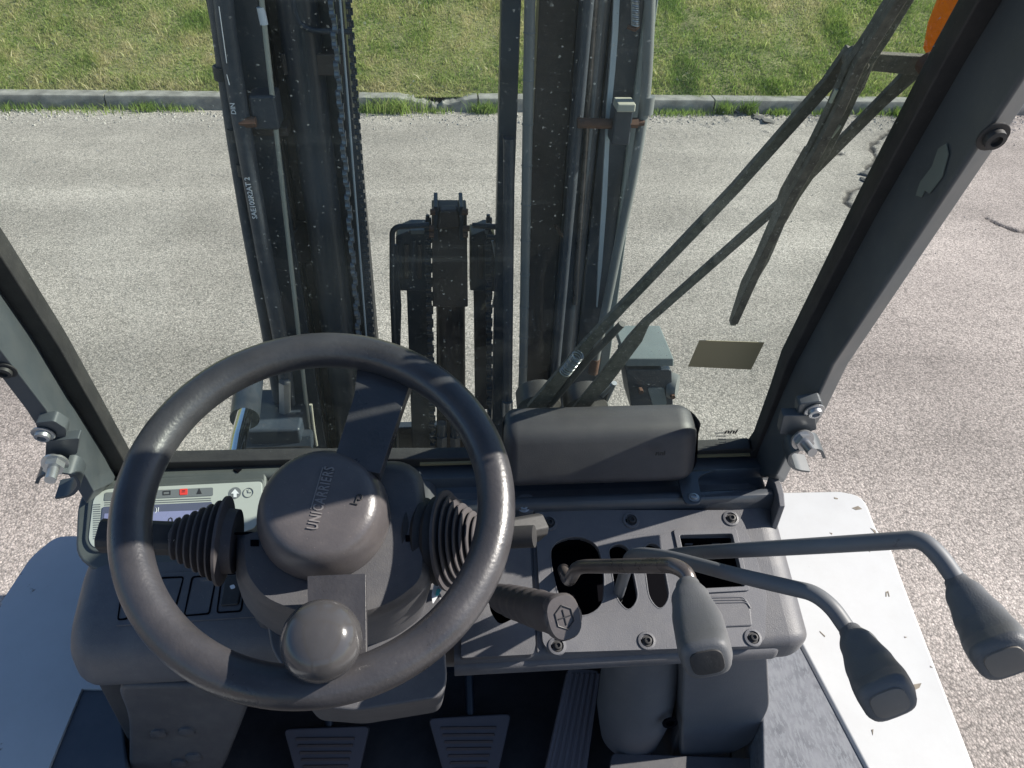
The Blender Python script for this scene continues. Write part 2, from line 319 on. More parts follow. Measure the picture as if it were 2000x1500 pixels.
# ================================================================== SETTING
KY = 6.43                                   # kerb face
def asphalt():
    m = bpy.data.materials.new('asphalt'); m.use_nodes = True; N = m.node_tree.nodes; L = m.node_tree.links; b = N['Principled BSDF']
    b.inputs['Roughness'].default_value = .85; b.inputs['Specular IOR Level'].default_value = .3
    tc = N.new('ShaderNodeTexCoord')
    def tex(t, s, **k):
        n = N.new(t); n.inputs['Scale'].default_value = s
        for a, v in k.items(): n.inputs[a].default_value = v
        L.new(tc.outputs['Object'], n.inputs['Vector']); return n
    v1 = tex('ShaderNodeTexVoronoi', 135, Randomness=1.0); v2 = tex('ShaderNodeTexVoronoi', 230)
    n1 = tex('ShaderNodeTexNoise', .55, Detail=7.0); n2 = tex('ShaderNodeTexNoise', 60, Detail=5.0); n3 = tex('ShaderNodeTexNoise', 3.0, Detail=5.0)
    cr = N.new('ShaderNodeValToRGB'); sc = N.new('ShaderNodeSeparateColor'); L.new(v1.outputs['Color'], sc.inputs[0]); L.new(sc.outputs[0], cr.inputs[0])
    e = cr.color_ramp.elements; e[0].color = (.25, .225, .205, 1); e[1].color = (.58, .52, .47, 1); e.new(.45).color = (.39, .352, .32, 1); e.new(.85).color = (.46, .405, .37, 1)
    # gaps between stones
    g = N.new('ShaderNodeMapRange'); g.inputs[1].default_value = .45; g.inputs[2].default_value = .75; g.inputs[3].default_value = 1; g.inputs[4].default_value = .62; L.new(v1.outputs['Distance'], g.inputs[0])
    a = N.new('ShaderNodeVectorMath'); a.operation = 'SCALE'; L.new(cr.outputs[0], a.inputs[0]); L.new(g.outputs[0], a.inputs['Scale'])
    p = N.new('ShaderNodeMapRange'); p.inputs[1].default_value = .3; p.inputs[2].default_value = .7; p.inputs[3].default_value = .76; p.inputs[4].default_value = 1.18; L.new(n1.outputs[0], p.inputs[0])
    p3 = N.new('ShaderNodeMapRange'); p3.inputs[1].default_value = .3; p3.inputs[2].default_value = .7; p3.inputs[3].default_value = .93; p3.inputs[4].default_value = 1.07; L.new(n3.outputs[0], p3.inputs[0])
    mm = N.new('ShaderNodeMath'); mm.operation = 'MULTIPLY'; L.new(p.outputs[0], mm.inputs[0]); L.new(p3.outputs[0], mm.inputs[1])
    c = N.new('ShaderNodeVectorMath'); c.operation = 'SCALE'; L.new(a.outputs[0], c.inputs[0]); L.new(mm.outputs[0], c.inputs['Scale'])
    # tyre-worn bands along the road and pale grit by the kerb
    mp = N.new('ShaderNodeMapping'); mp.inputs['Scale'].default_value = (.10, 1.3, 1); L.new(tc.outputs['Object'], mp.inputs[0])
    nb = N.new('ShaderNodeTexNoise'); nb.inputs['Scale'].default_value = 1.5; nb.inputs['Detail'].default_value = 5; L.new(mp.outputs[0], nb.inputs['Vector'])
    rb = N.new('ShaderNodeMapRange'); rb.inputs[1].default_value = .35; rb.inputs[2].default_value = .7; rb.inputs[3].default_value = .84; rb.inputs[4].default_value = 1.14; L.new(nb.outputs[0], rb.inputs[0])
    c2 = N.new('ShaderNodeVectorMath'); c2.operation = 'SCALE'; L.new(c.outputs[0], c2.inputs[0]); L.new(rb.outputs[0], c2.inputs['Scale'])
    at = N.new('ShaderNodeAttribute'); at.attribute_name = 'crack'; km = N.new('ShaderNodeMix'); km.data_type = 'RGBA'; L.new(at.outputs['Fac'], km.inputs['Factor']); L.new(c2.outputs[0], km.inputs[6]); km.inputs[7].default_value = (.085, .075, .07, 1)
    L.new(km.outputs[2], b.inputs['Base Color'])
    h = N.new('ShaderNodeMath'); h.operation = 'MULTIPLY_ADD'; h.inputs[1].default_value = -1.0; L.new(v1.outputs['Distance'], h.inputs[0]); L.new(n2.outputs[0], h.inputs[2])
    h2 = N.new('ShaderNodeMath'); h2.operation = 'MULTIPLY_ADD'; h2.inputs[1].default_value = -.35; L.new(v2.outputs['Distance'], h2.inputs[0]); L.new(h.outputs[0], h2.inputs[2])
    bp = N.new('ShaderNodeBump'); bp.inputs['Strength'].default_value = .7; bp.inputs['Distance'].default_value = .0026; L.new(h2.outputs[0], bp.inputs['Height']); L.new(bp.outputs[0], b.inputs['Normal'])
    return m
M['asphalt'] = asphalt()
# cracks in the old asphalt (surveyed lines on the ground)
G0 = ZP(0)
cracks = [[(1690, 330), (1712, 345), (1690, 362), (1660, 372), (1650, 392), (1675, 412), (1700, 425), (1735, 440)],
          [(1740, 255), (1700, 285), (1712, 310), (1690, 330)], [(1925, 425), (1955, 440), (1990, 452), (2040, 450)], [(1560, 300), (1600, 308), (1640, 300)]]
CR = [[np.array(G0.at(*p)[:2]) for p in c] for c in cracks]
def crackdist(x, y):
    best = np.full(x.shape, 9.)
    for c in CR:
        for a, b in zip(c[:-1], c[1:]):
            ab = b-a; t = np.clip(((x-a[0])*ab[0]+(y-a[1])*ab[1])/(ab@ab), 0, 1)
            best = np.minimum(best, np.hypot(x-a[0]-t*ab[0], y-a[1]-t*ab[1]))
    return best
def build_road():
    xs = np.concatenate([np.linspace(-60, -6, 10), np.arange(-5.5, 1.6, .5), np.arange(1.7, 5.4, .0125), np.arange(5.6, 9, .5), np.linspace(10, 60, 10)])
    ys = np.concatenate([np.linspace(-60, -2, 10), np.arange(-1, 3.4, .5), np.arange(3.5, 6.42, .0125), [KY+.05]])
    X, Yg = np.meshgrid(xs, ys); Zg = np.zeros_like(X)
    nz = np.array([[noise.noise((x*1.0, y*1.0, 0)) for x in xs] for y in ys])
    nf = np.array([[noise.noise((x*9, y*9, 3)) + .5*noise.noise((x*23, y*23, 5)) for x in xs] for y in ys])
    inner = (X > 1.8) & (X < 5.3) & (Yg > 3.6) & (Yg < 6.4)
    d = crackdist(X, Yg)+nf*.03
    Zg -= np.where(inner, .016*np.exp(-(np.clip(d, 0, 9)/.012)**2), 0)
    # crumbled hollow beside the kerb
    Zg += np.where(inner & (Yg > 5.7), np.clip(nf-.25, 0, 1)*.035*np.clip((Yg-5.7)/.5, 0, 1), 0)
    Zg += np.where(inner, nz*.006, 0)
    ny, nx = X.shape; V = np.stack([X, Yg, Zg], -1).reshape(-1, 3)
    idx = np.arange(ny*nx).reshape(ny, nx); F = np.stack([idx[:-1, :-1], idx[:-1, 1:], idx[1:, 1:], idx[1:, :-1]], -1).reshape(-1, 4)
    me = bpy.data.meshes.new('road'); me.from_pydata(V.tolist(), [], F.tolist()); me.shade_smooth()
    ck = np.where(inner, .9*np.exp(-(np.clip(d, 0, 9)/.014)**2)+.25*np.exp(-(np.clip(d+nf*.03, 0, 9)/.05)**2), 0).ravel(); at = me.attributes.new('crack', 'FLOAT', 'POINT'); at.data.foreach_set('value', ck.astype(np.float32))
    o = link('road', me, 'asphalt', smooth=False); o['kind'] = 'structure'; o['label'] = 'worn pale grey asphalt yard with cracks'
build_road()
# bank
def bank_z(x, y):
    t = max(0, y-KY-.13); b = .09+.03*min(t/.1, 1)
    return b+(t*.50 if t < 9 else 4.5+(t-9)*.1)+.045*noise.noise((x*.8, y*.8, 1))*min(1, t*2)+.012*noise.noise((x*4, y*4, 2))*min(1, t*4)
def build_bank():
    M['soil'] = mat('turf_soil', (.22, .21, .10), .95, var=.4, vscale=6, bump=1, bscale=60)
    xs = np.concatenate([np.linspace(-60, -12, 12), np.arange(-11, 12.1, .22), np.linspace(13, 60, 12)])
    ys = np.concatenate([[KY+.10], np.arange(KY+.14, 12, .16), np.linspace(12.5, 60, 20)])
    V = [(x, y, bank_z(x, y)) for y in ys for x in xs]; nx, ny = len(xs), len(ys)
    idx = np.arange(ny*nx).reshape(ny, nx); F = np.stack([idx[:-1, :-1], idx[:-1, 1:], idx[1:, 1:], idx[1:, :-1]], -1).reshape(-1, 4)
    me = bpy.data.meshes.new('bank'); me.from_pydata(V, [], F.tolist())
    o = link('grass_bank', me, 'soil'); o['kind'] = 'structure'; o['label'] = 'sloping earth bank under the grass'
build_bank()
def grass_mat():
    m = bpy.data.materials.new('grass_blade'); m.use_nodes = True; N = m.node_tree.nodes; L = m.node_tree.links; b = N['Principled BSDF']
    at = N.new('ShaderNodeAttribute'); at.attribute_name = 'tone'; cr = N.new('ShaderNodeValToRGB'); L.new(at.outputs['Fac'], cr.inputs[0])
    e = cr.color_ramp.elements; e[0].color = (.10, .18, .03, 1); e[1].color = (.66, .58, .36, 1); e.new(.35).color = (.25, .36, .08, 1); e.new(.62).color = (.42, .47, .16, 1); e.new(.8).color = (.54, .51, .25, 1)
    L.new(cr.outputs[0], b.inputs['Base Color']); b.inputs['Roughness'].default_value = .6
    tl = N.new('ShaderNodeBsdfTranslucent'); L.new(cr.outputs[0], tl.inputs[0]); mx = N.new('ShaderNodeMixShader'); mx.inputs[0].default_value = .5
    L.new(b.outputs[0], mx.inputs[1]); L.new(tl.outputs[0], mx.inputs[2]); L.new(mx.outputs[0], N['Material Output'].inputs[0]); return m
M['grass'] = grass_mat()
def blades(name, P, H, W, tone, lean=.5, mkobj=True):
    n = len(P); th = rng.uniform(0, 2*pi, n); ld = rng.uniform(0, 2*pi, n); lm = rng.uniform(.1, 1, n)*lean
    side = np.stack([np.cos(th), np.sin(th), np.zeros(n)], 1)*W[:, None]*.5
    tip = np.stack([np.cos(ld)*lm, np.sin(ld)*lm, np.ones(n)], 1)*H[:, None]
    mid = np.stack([np.cos(ld)*lm*.3, np.sin(ld)*lm*.3, np.full(n, .55)], 1)*H[:, None]
    V = np.empty((n, 5, 3)); V[:, 0] = P-side; V[:, 1] = P+side; V[:, 2] = P+mid+side*.8; V[:, 3] = P+mid-side*.8; V[:, 4] = P+tip
    base = np.arange(n)[:, None]*5
    quads = base+np.array([0, 1, 2, 3]); tris = base+np.array([3, 2, 4])
    me = bpy.data.meshes.new(name); me.vertices.add(n*5); me.vertices.foreach_set('co', V.ravel())
    lv = np.concatenate([quads.ravel(), tris.ravel()]); me.loops.add(len(lv)); me.loops.foreach_set('vertex_index', lv)
    me.polygons.add(2*n); me.polygons.foreach_set('loop_start', np.concatenate([np.arange(n)*4, 4*n+np.arange(n)*3]))
    me.update(calc_edges=True); a = me.attributes.new('tone', 'FLOAT', 'POINT'); a.data.foreach_set('value', np.repeat(tone, 5).astype(np.float32))
    return link(name, me, 'grass', smooth=False) if mkobj else me
def build_grass():
    def pts(n, x0, x1, y0, y1):
        x = rng.uniform(x0, x1, n); y = rng.uniform(y0, y1, n); return x, y
    sets = [(420000, -5.0, 7.2, KY+.085, 8.4, .72), (60000, -14, 18, KY+.12, 12.5, 1.6)]
    Ps, Hs, Ws, Ts = [], [], [], []
    for n, x0, x1, y0, y1, s in sets:
        x, y = pts(n, x0, x1, y0, y1)
        ptch = np.array([noise.noise((a*1.1, b*1.4, 4)) for a, b in zip(x, y)]); fine = np.array([noise.noise((a*6, b*6, 8)) for a, b in zip(x, y)])
        z = np.array([bank_z(a, b) for a, b in zip(x, y)])
        Ps.append(np.stack([x, y, z-.004], 1)); Hs.append(rng.uniform(.018, .042, n)*s*(1+.5*fine)); Ws.append(rng.uniform(.004, .008, n)*s)
        Ts.append(np.clip(.60+.42*ptch+.40*fine+rng.normal(0, .17, n)-.09*np.clip(x*.3, -1, 1.5), 0, 1))
    H_ = Hs[0]; cl = np.array([noise.noise((a*2.6, b*3.5, 12)) for a, b in Ps[0][:, :2]]); Hs[0] = H_*(1+1.0*np.clip(cl-.12, 0, 1)*2); Ts[0] = np.clip(Ts[0]-.5*np.clip(cl-.12, 0, 1), 0, 1)
    P, H, W, T = map(np.concatenate, (Ps, Hs, Ws, Ts))
    o = blades('grass', P, H, W, T, 1.3); o['kind'] = 'stuff'; o['label'] = 'short sunlit green and straw coloured grass on the bank'; o['category'] = 'grass'
build_grass()
# kerb
M['kerb'] = mat('kerb_concrete', (.26, .25, .23), .9, var=.4, vscale=9, bump=1, bscale=70, dust=.35, dustcol=(.16, .15, .14))
kerb = thing('kerb', 'low weathered grey concrete kerb between the yard and the grass bank', 'kerb', (0, KY, 0))
def kerb_stone(x0, x1, broken=0):
    nx, V, F = (44 if broken else 14), [], []
    zt = .112; prof = [(0, -.05), (0, zt-.018), (.006, zt-.005), (.02, zt), (.13, zt), (.13, -.05)]
    rs = random.random()*50
    for i in range(nx+1):
        x = x0+.006+(x1-x0-.012)*i/nx
        for y, z in prof:
            k = noise.noise((x*9+rs, y*20, z*20))*.004; kz = noise.noise((x*6, 3, rs))*.0025
            if z > 0: z += kz
            if broken and z > .05:
                u = (i/nx-.5)*2; z -= broken*max(0, 1-abs(u-.3)*1.6)*(.06+.05*noise.noise((x*14, y*9, 2))+.035*noise.noise((x*40, y*30, 2)))
            V.append(Vector((x, KY+y+k, z)))
    m = len(prof)
    for i in range(nx):
        for j in range(m): F.append((i*m+j, i*m+(j+1) % m, (i+1)*m+(j+1) % m, (i+1)*m+j))
    F.append(tuple(range(m))); F.append(tuple(range((nx+1)*m-1, nx*m-1, -1)))
    me = mesh(V, F); me.transform(Matrix.Translation((0, -KY, 0))); return link('kerb_stone', me, 'kerb', kerb, ang=30)
x = -14.0
while x < 18:
    w = random.choice([.98, 1.0, 1.0, .8, 1.0]); xm = x+w/2
    kerb_stone(x, x+w, 1.0 if -.6-w/2 < xm < -.6+w/2 else (.35 if abs(xm+4.4) < .5 else 0)); x += w
# weeds at the foot of the kerb
def tuft(x, y, n, h, spread, tone, lab, cat='weed', gr='grass tufts and weeds along the kerb', wd=.006):
    P = np.stack([rng.normal(0, spread, n), rng.normal(0, spread*.35, n), np.zeros(n)], 1)
    o = blades('grass_tuft', P, rng.uniform(.45, 1, n)*h, np.full(n, wd), np.clip(rng.normal(tone, .12, n), 0, 1), 1.0)
    o.location = (x, y, 0); o['label'] = lab; o['category'] = cat; o['group'] = gr; o['kind'] = 'stuff'; return o
def gx(px): return G0.at(px, 214).x
spots = [(25, 110, .07, .13, .3, 'wide green tuft at the far left end of the kerb'), (115, 40, .03, .07, .4, 'small sparse tuft second from the left along the kerb'),
         (195, 130, .06, .20, .45, 'broad low tuft with straw tips at the kerb left of the mast'), (290, 110, .08, .08, .28, 'bright green upright tuft at the kerb left of the mast'),
         (355, 60, .05, .08, .35, 'small green tuft at the kerb just left of the dark mast'), (715, 90, .07, .08, .35, 'ragged tuft just right of the left mast column at the broken kerb'),
         (775, 200, .13, .13, .45, 'dense overgrown clump spilling over the broken kerb stone'), (850, 60, .05, .07, .35, 'small tuft right of the broken kerb stone'),
         (945, 150, .10, .07, .3, 'leafy green tuft at the kerb beside the right mast column'), (1300, 150, .05, .12, .3, 'low green tuft at the kerb right of the mast'),
         (1350, 90, .05, .10, .35, 'second low green tuft right of the mast'), (1405, 90, .12, .035, .25, 'tall bright yellow-green weed against the kerb face'),
         (1450, 120, .12, .035, .12, 'dark green leafy weed against the kerb face'), (1510, 110, .06, .07, .3, 'green tuft behind the broken asphalt crumbs'),
         (1605, 90, .06, .08, .32, 'green tuft behind the upper wiper arm'), (1680, 80, .06, .06, .3, 'green tuft between the wiper blade and wiper arm'),
         (1745, 130, .08, .09, .33, 'green tuft at the kerb beside the right pillar')]
for px, n, h, sp, tn, lab in spots: tuft(gx(px), KY-.025, int(n*1.6), h*1.25, sp, tn, lab)
# loose grit swept against the kerb and scattered on the yard
def build_gravel():
    n = 5200; x = rng.uniform(-5.5, 7, n); y = KY-.01-np.abs(rng.normal(0, .16, n)); far = rng.random(n) < .12; y = np.where(far, rng.uniform(3.5, 6.2, n), y); r = np.minimum(rng.gamma(2.2, .0022, n)+.0022, np.where(far, .006, .014))
    B = np.array([(1, 0, 0), (-.4, .9, 0), (-.6, -.8, 0), (.1, .1, .9), (.5, -.5, .5)], float); a = rng.uniform(0, 2*pi, n); V = np.empty((n, 5, 3))
    for k, b in enumerate(B):
        j = rng.uniform(.7, 1.3, n); V[:, k, 0] = x+(b[0]*np.cos(a)-b[1]*np.sin(a))*r*j; V[:, k, 1] = y+(b[0]*np.sin(a)+b[1]*np.cos(a))*r*j; V[:, k, 2] = b[2]*r*j
    T = np.array([(0, 1, 3), (1, 2, 3), (2, 4, 3), (0, 3, 4), (2, 0, 4)]); F = (np.arange(n)[:, None, None]*5+T).reshape(-1, 3)
    M['gravel'] = mat('grit', (.40, .37, .34), .9, var=.45, vscale=40)
    me = bpy.data.meshes.new('gravel'); me.from_pydata(V.reshape(-1, 3).tolist(), [], F.tolist()); o = link('gravel', me, 'gravel', smooth=False)
    o['kind'] = 'stuff'; o['label'] = 'loose pale grit lying along the foot of the kerb'; o['category'] = 'gravel'
build_gravel()
# crumbs of broken asphalt
M['crumb'] = mat('asphalt_crumb', (.13, .12, .115), .9, var=.3, vscale=30, bump=1, bscale=150)
def rock_me(r, flat, seed):
    bm = bmesh.new(); bmesh.ops.create_icosphere(bm, subdivisions=2, radius=1)
    for v in bm.verts:
        k = 1+.55*noise.noise(v.co*1.6+Vector((seed, 0, 0))); v.co = Vector((v.co.x*r*k*1.5, v.co.y*r*k, v.co.z*r*flat*k))
    me = bpy.data.meshes.new('rock'); bm.to_mesh(me); bm.free(); return me
for i, (px, py, r, lab) in enumerate([(1462, 218, .11, 'flat broken asphalt slab leaning at the kerb foot, largest of the crumbs'), (1500, 238, .06, 'dark asphalt crumb in front of the largest broken slab'), (1535, 215, .08, 'flat asphalt crumb at the kerb just left of the wiper blade'),
                                 (1438, 222, .06, 'small asphalt crumb left of the largest broken slab'), (1482, 232, .05, 'small dark asphalt crumb between the broken slabs'), (1700, 341, .05, 'dark crumb lying in the crack beside the right pillar'), (1690, 352, .035, 'tiny crumb below the dark crumb in the crack')]):
    P = G0.at(px, py); o = link('asphalt_crumb', rock_me(r, .28, i*3.1), 'crumb', ang=25); o.location = (P.x, P.y, .004); o.rotation_euler = (.1, .12, i*1.3)
    o['label'] = lab; o['category'] = 'rubble'; o['group'] = 'crumbs of broken asphalt'

# ================================================================== FORKLIFT
FL = thing('forklift', 'forklift truck seen from its driver seat, black cab interior, dark mast ahead, white fenders', 'forklift')
# ---- chassis, fenders, wheels
box('chassis', (-.58, .58, -1.5, 1.15, .28, .66), 'steel', FL, .01)
FZ = ZP(.95)
def ext(pts): return pts
ringR = [FZ.at(*p) for p in rpoly([(1450, 962, 0), (1640, 958, 8), (1688, 968, 25), (1712, 1032, 10), (1738, 1062, 10), (1762, 1130, 15), (1905, 1500, 0)], 10)]
ringR += [Vector((.80, -.6, .95)), Vector((.53, -.6, .95))]+[FZ.at(1692, 1500), FZ.at(1560, 1250), FZ.at(1440, 1250)]
link('fender', slab_me(ringR, Vector((0, 0, -.035))), 'white', FL, .006, label='sunlit white right fender with chips and scratches')
ringL = [FZ.at(*p) for p in rpoly([(300, 1047, 0), (110, 1047, 20), (60, 1088, 20), (0, 1180, 5)], 10)]
ringL += [Vector((-.79, .5, .95)), Vector((-.79, -.6, .95)), Vector((-.53, -.6, .95))]+[FZ.at(95, 1500), FZ.at(160, 1345), FZ.at(300, 1345)]
link('fender', slab_me(ringL, Vector((0, 0, -.035))), 'white', FL, .006, label='shaded white left fender')
M['chip'] = mat('chipped_paint', (.22, .19, .15), .8, var=.3, vscale=60)
for q in ([(1730, 1165), (1730, 1156), (1735, 1154), (1738, 1165), (1736, 1165), (1734, 1157), (1732, 1158), (1732, 1165)], [(1783, 1337), (1800, 1334), (1796, 1343), (1788, 1347)], [(1629, 971), (1637, 973), (1636, 975), (1630, 974)],
          [(1620, 1040), (1626, 1041), (1625, 1044)], [(1694, 1073), (1700, 1078), (1696, 1076)], [(1601, 1232), (1612, 1242), (1611, 1244), (1602, 1235)], [(1702, 1425), (1706, 1424), (1705, 1436)], [(1766, 1243), (1772, 1244), (1768, 1246)], [(1817, 1300), (1822, 1304), (1817, 1303)],
          [(1664, 992), (1676, 988), (1684, 994), (1672, 996)], [(1700, 1031), (1710, 1036), (1713, 1048), (1708, 1040)]):
    trace('paint_chip', q, FZ, .0005, 'chip', FL, off=.0006)
for s in (-1, 1):
    box('fender_skirt', (min(s*.52, s*.74), max(s*.52, s*.74), -.6, .7, .62, .905), 'steel', FL, .01)
    c = Vector((s*.50, .66, .33)); ax = Vector((s, 0, 0))
    ty = lathe('front_wheel', [(.17, 0), (.30, -.01), (.325, .02), (.325, .2), (.30, .23), (.17, .22)], c, ax, 'tyre', FL, n=48)
    lathe('wheel_rim', [(0, .12), (.1, .12), (.12, .19), (.17, .215), (.17, .0)], c, ax, 'white', ty)
# ---- floor plates and footwell
box('floor_plate', (-.50, .50, -.6, .98, .66, .70), 'floor', FL, .003)
box('bulkhead', (-.50, .50, .90, .94, .70, 1.20), 'floor', FL, .003)
link('hull_sun_block', slab_me([Vector((-.54, y, z)) for y, z in ((.873, .6), (.873, 1.248), (.945, 1.215), (1.10, 1.07), (1.16, .95), (1.16, .6))], Vector((1.05, 0, 0))), 'steel', FL, .004)  # unseen wedge added ahead of the dash to shade the left fender
box('footwell_sun_block', (.36, .41, .62, .90, .70, 1.20), 'floor', FL, .004); box('footwell_sun_block', (-.50, -.46, .64, .90, .70, 1.15), 'floor', FL, .004)  # walls added to keep the sun out of the footwell
PW = ZP(.945)
link('side_step', slab_me([PW.at(1485, 1230), PW.at(1553, 1240), PW.at(1690, 1500), Vector((.53, -.4, .945)), Vector((.44, -.4, .945)), PW.at(1490, 1500)], Vector((0, 0, -.24))), 'worn', FL, .004, label='worn grey step plate beside the right fender')
link('side_step', slab_me([PW.at(230, 1335), PW.at(152, 1335), PW.at(98, 1500), Vector((-.53, -.4, .945)), Vector((-.44, -.4, .945)), PW.at(250, 1500)], Vector((0, 0, -.24))), 'sheet', FL, .004, label='dark blue-grey step plate beside the left fender')
# kick panels
KP = plane_yz((.62, 1.15), (.50, .72))
o = trace('kick_panel', [(222, 1340), (500, 1340), (470, 1420), (430, 1520), (250, 1520), (250, 1400)], YP(.60), .25, 'cover', FL, r=30, bevel=.02, vec=Vector((0, .3, 0)))
for i, (px, py) in enumerate([(365, 1428), (378, 1478), (350, 1490), (310, 1432)]): lathe('stud_bump', [(.012, 0), (.011, .003), (.006, .005), (0, .0055)], YP(.60).at(px, py), Vector((0, -1, 0)), 'cover', o, n=20)
P0 = pd(1265, 1285, 1.18); P1 = pd(1275, 1470, 1.2)
lathe('duct_housing', [(.0, 0), (.062, 0), (.062, .24), (.057, .27), (.05, .31), (0, .311)], Vector((P0.x, P0.y+.03, 1.145)), Vector((0, -.1, -1)), 'grey', FL, n=48)
ow = trace('access_cover', [(1335, 1272), (1500, 1272), (1505, 1380), (1470, 1452), (1435, 1470), (1330, 1490)], YP(.605), .2, 'grey', FL, r=14, bevel=.012, vec=Vector((0, .3, 0)))
lathe('bolt_hole', [(.012, 0), (.012, .003), (.007, .003), (.007, .0), (0, .0)], YP(.603).at(1308, 1410), Vector((0, -1, .1)), 'black', ow, n=20)
trace('base_flange', [(1195, 1470), (1470, 1480), (1475, 1500), (1440, 1560), (1180, 1560)], ZP(.86), .02, 'dash', FL, r=10, bevel=.004)
box('engine_hood', (-.50, .50, -1.5, -.02, .70, 1.0), 'grey', FL, .04)
M['seat'] = mat('seat_vinyl', (.03, .03, .033), .55, dust=.1)
st = box('seat', (-.25, .25, -.52, -.02, 1.0, 1.12), 'seat', FL, .05, label='black vinyl driver seat'); box('seat_back', (-.24, .24, -.62, -.50, 1.08, 1.62), 'seat', st, .05)
box('counterweight', (-.56, .56, -2.0, -1.5, .35, 1.1), 'white', FL, .08)
# pedals
AP = Pl((0, -.55, 1), (Vector((0, -.55, 1))).dot(pd(1120, 1400, 1.38)))
M['pedal_acc'] = mat('lit_pedal_rubber', (.24, .215, .23), .65, dust=.35, dustcol=(.3, .26, .24))  # lighter copy of the pedal rubber, imitating light in the footwell
acc = trace('accelerator_pedal', [(1110, 1303, 14), (1174, 1310, 14), (1138, 1560, 8), (1052, 1560, 8)], AP, .018, 'pedal_acc', FL, bevel=.003)
for k in range(6):
    a = (1116+k*10.2, 1315); b = (1062+k*14, 1550)
    ring = [AP.at(a[0], a[1], .003), AP.at(a[0]+5.5, a[1], .003), AP.at(b[0]+7.5, b[1], .003), AP.at(b[0], b[1], .003)]
    link('pedal_ridge', slab_me(ring, -AP.n*.004), 'pedal_acc', acc, .0008)
for (q, nm) in (([(553, 1424, 12), (722, 1418, 12), (690, 1560, 8), (590, 1560, 8)], 'inching pedal at the left'), ([(836, 1403, 12), (999, 1394, 12), (962, 1560, 8), (880, 1560, 8)], 'brake pedal in the middle')):
    BP = Pl((0, -.75, 1), (Vector((0, -.75, 1))).dot(pd(780, 1450, 1.36)))
    pe = trace('foot_pedal', q, BP, .02, 'pedal', FL, bevel=.003, label='ribbed rubber '+nm)
    for k in range(8):
        y = q[0][1]+17+k*13.5; t = (y-q[0][1])/(q[3][1]-q[0][1]); xa = q[0][0]+(q[3][0]-q[0][0])*t+20; xb = q[1][0]+(q[2][0]-q[1][0])*t-26
        ring = [BP.at(xa, y, .003), BP.at(xb, y-1, .003), BP.at(xb, y+4.5, .003), BP.at(xa, y+5.5, .003)]
        link('pedal_ridge', slab_me(ring, -BP.n*.004), 'pedalridge', pe, .0008)
    P = BP.at(sum(p[0] for p in q)/4, q[0][1]); tube('pedal_arm', [P-BP.n*.02, P+Vector((0, .12, .05)), P+Vector((0, .2, .3))], .009, 'steel', pe, rad=.04)

# ---- dashboard
A = ZP(1.285).at(950, 985); B = pd(900, 1285, .99)
PP = plane_yz((A.y, A.z), (B.y, B.z))
XR = PP.at(1560, 1130).x; XL = PP.at(136, 1150).x
ay, az_, by, bz = A.y, A.z, B.y, B.z
XM = PP.at(885, 1200).x
prof = [(.87, az_-.002), (ay+.004, az_), (by-.003, bz-.001), (by+.004, bz-.05), (.87, bz-.05)]
dash = link('dashboard', slab_me([Vector((XM, y, z)) for y, z in rpoly(prof, .012, 3)], Vector((XR-.034-XM, 0, 0))), 'dash', FL, ang=30, label='grey plastic dashboard with lever slots')
slots = [[(1123, 1044, 50), (1168, 1060, 40), (1182, 1120, 40), (1178, 1185, 30), (1140, 1208, 35), (1098, 1190, 30), (1078, 1120, 40), (1072, 1062, 30)],
         [(1205, 1060, 18), (1228, 1068, 16), (1248, 1170, 18), (1228, 1197, 16), (1203, 1170, 18), (1187, 1072, 16)],
         [(1268, 1058, 18), (1290, 1066, 16), (1309, 1168, 18), (1290, 1195, 16), (1267, 1170, 18), (1254, 1072, 16)],
         [(1327, 1045, 5), (1430, 1042, 5), (1455, 1145, 5), (1352, 1150, 5)],
         [(950, 1148, 8), (1000, 1155, 8), (1008, 1205, 10), (975, 1222, 14), (958, 1195, 8)]]
def slotcut(s, top=.03, dp=.085): return slab_me([PP.at(x, y, top) for x, y in rpoly(s, 10)], -PP.n*(dp+top))
cut(dash, [slotcut([(1062, 1038, 5), (1440, 1034, 5), (1466, 1120, 5), (1474, 1200, 5), (1340, 1212, 5), (1085, 1216, 5)], .03, .045), slotcut([(942, 1125, 5), (1022, 1130, 5), (1030, 1222, 5), (950, 1228, 5)], .03, .045)])
rg = []
for k in range(9):
    d = .024*(1-cos(pi/2*k/8)); x = XR-.034+.034*sin(pi/2*k/8)
    rg.append([Vector((x, y, z)) for y, z in rpoly(inset_poly(prof, d) if d > 1e-6 else prof, max(.004, .012-d*.3), 3)])
dm = join(dash.data, loft_me(rg)); dm.materials.append(M['dash']); dm.materials.append(M['black']); dash.data = dm; dm.shade_smooth(); dm.set_sharp_from_angle(angle=radians(35))
# raised lever plate
pltp = [(1045, 996, 8), (1432, 996, 14), (1452, 1018, 12), (1478, 1090, 20), (1497, 1160, 10), (1494, 1250, 14), (1475, 1262, 10), (1075, 1275, 10), (1060, 1255, 8), (1050, 1100, 5)]
plate = link('lever_plate', holed_me([PP.at(x, y, .0078) for x, y in rpoly(pltp, 8)], [[PP.at(x, y, .0078) for x, y in rpoly(q, 10)] for q in slots[:4]], -PP.n*.0115), 'dash2', FL, .0028)
# slot rims
for i, s in enumerate(slots[:3]):
    P = [PP.at(x, y, .0072) for x, y in rpoly(s, 10)]; P.append(P[0]); tube('slot_rim', P, .0012, 'dash2', plate, n=8)
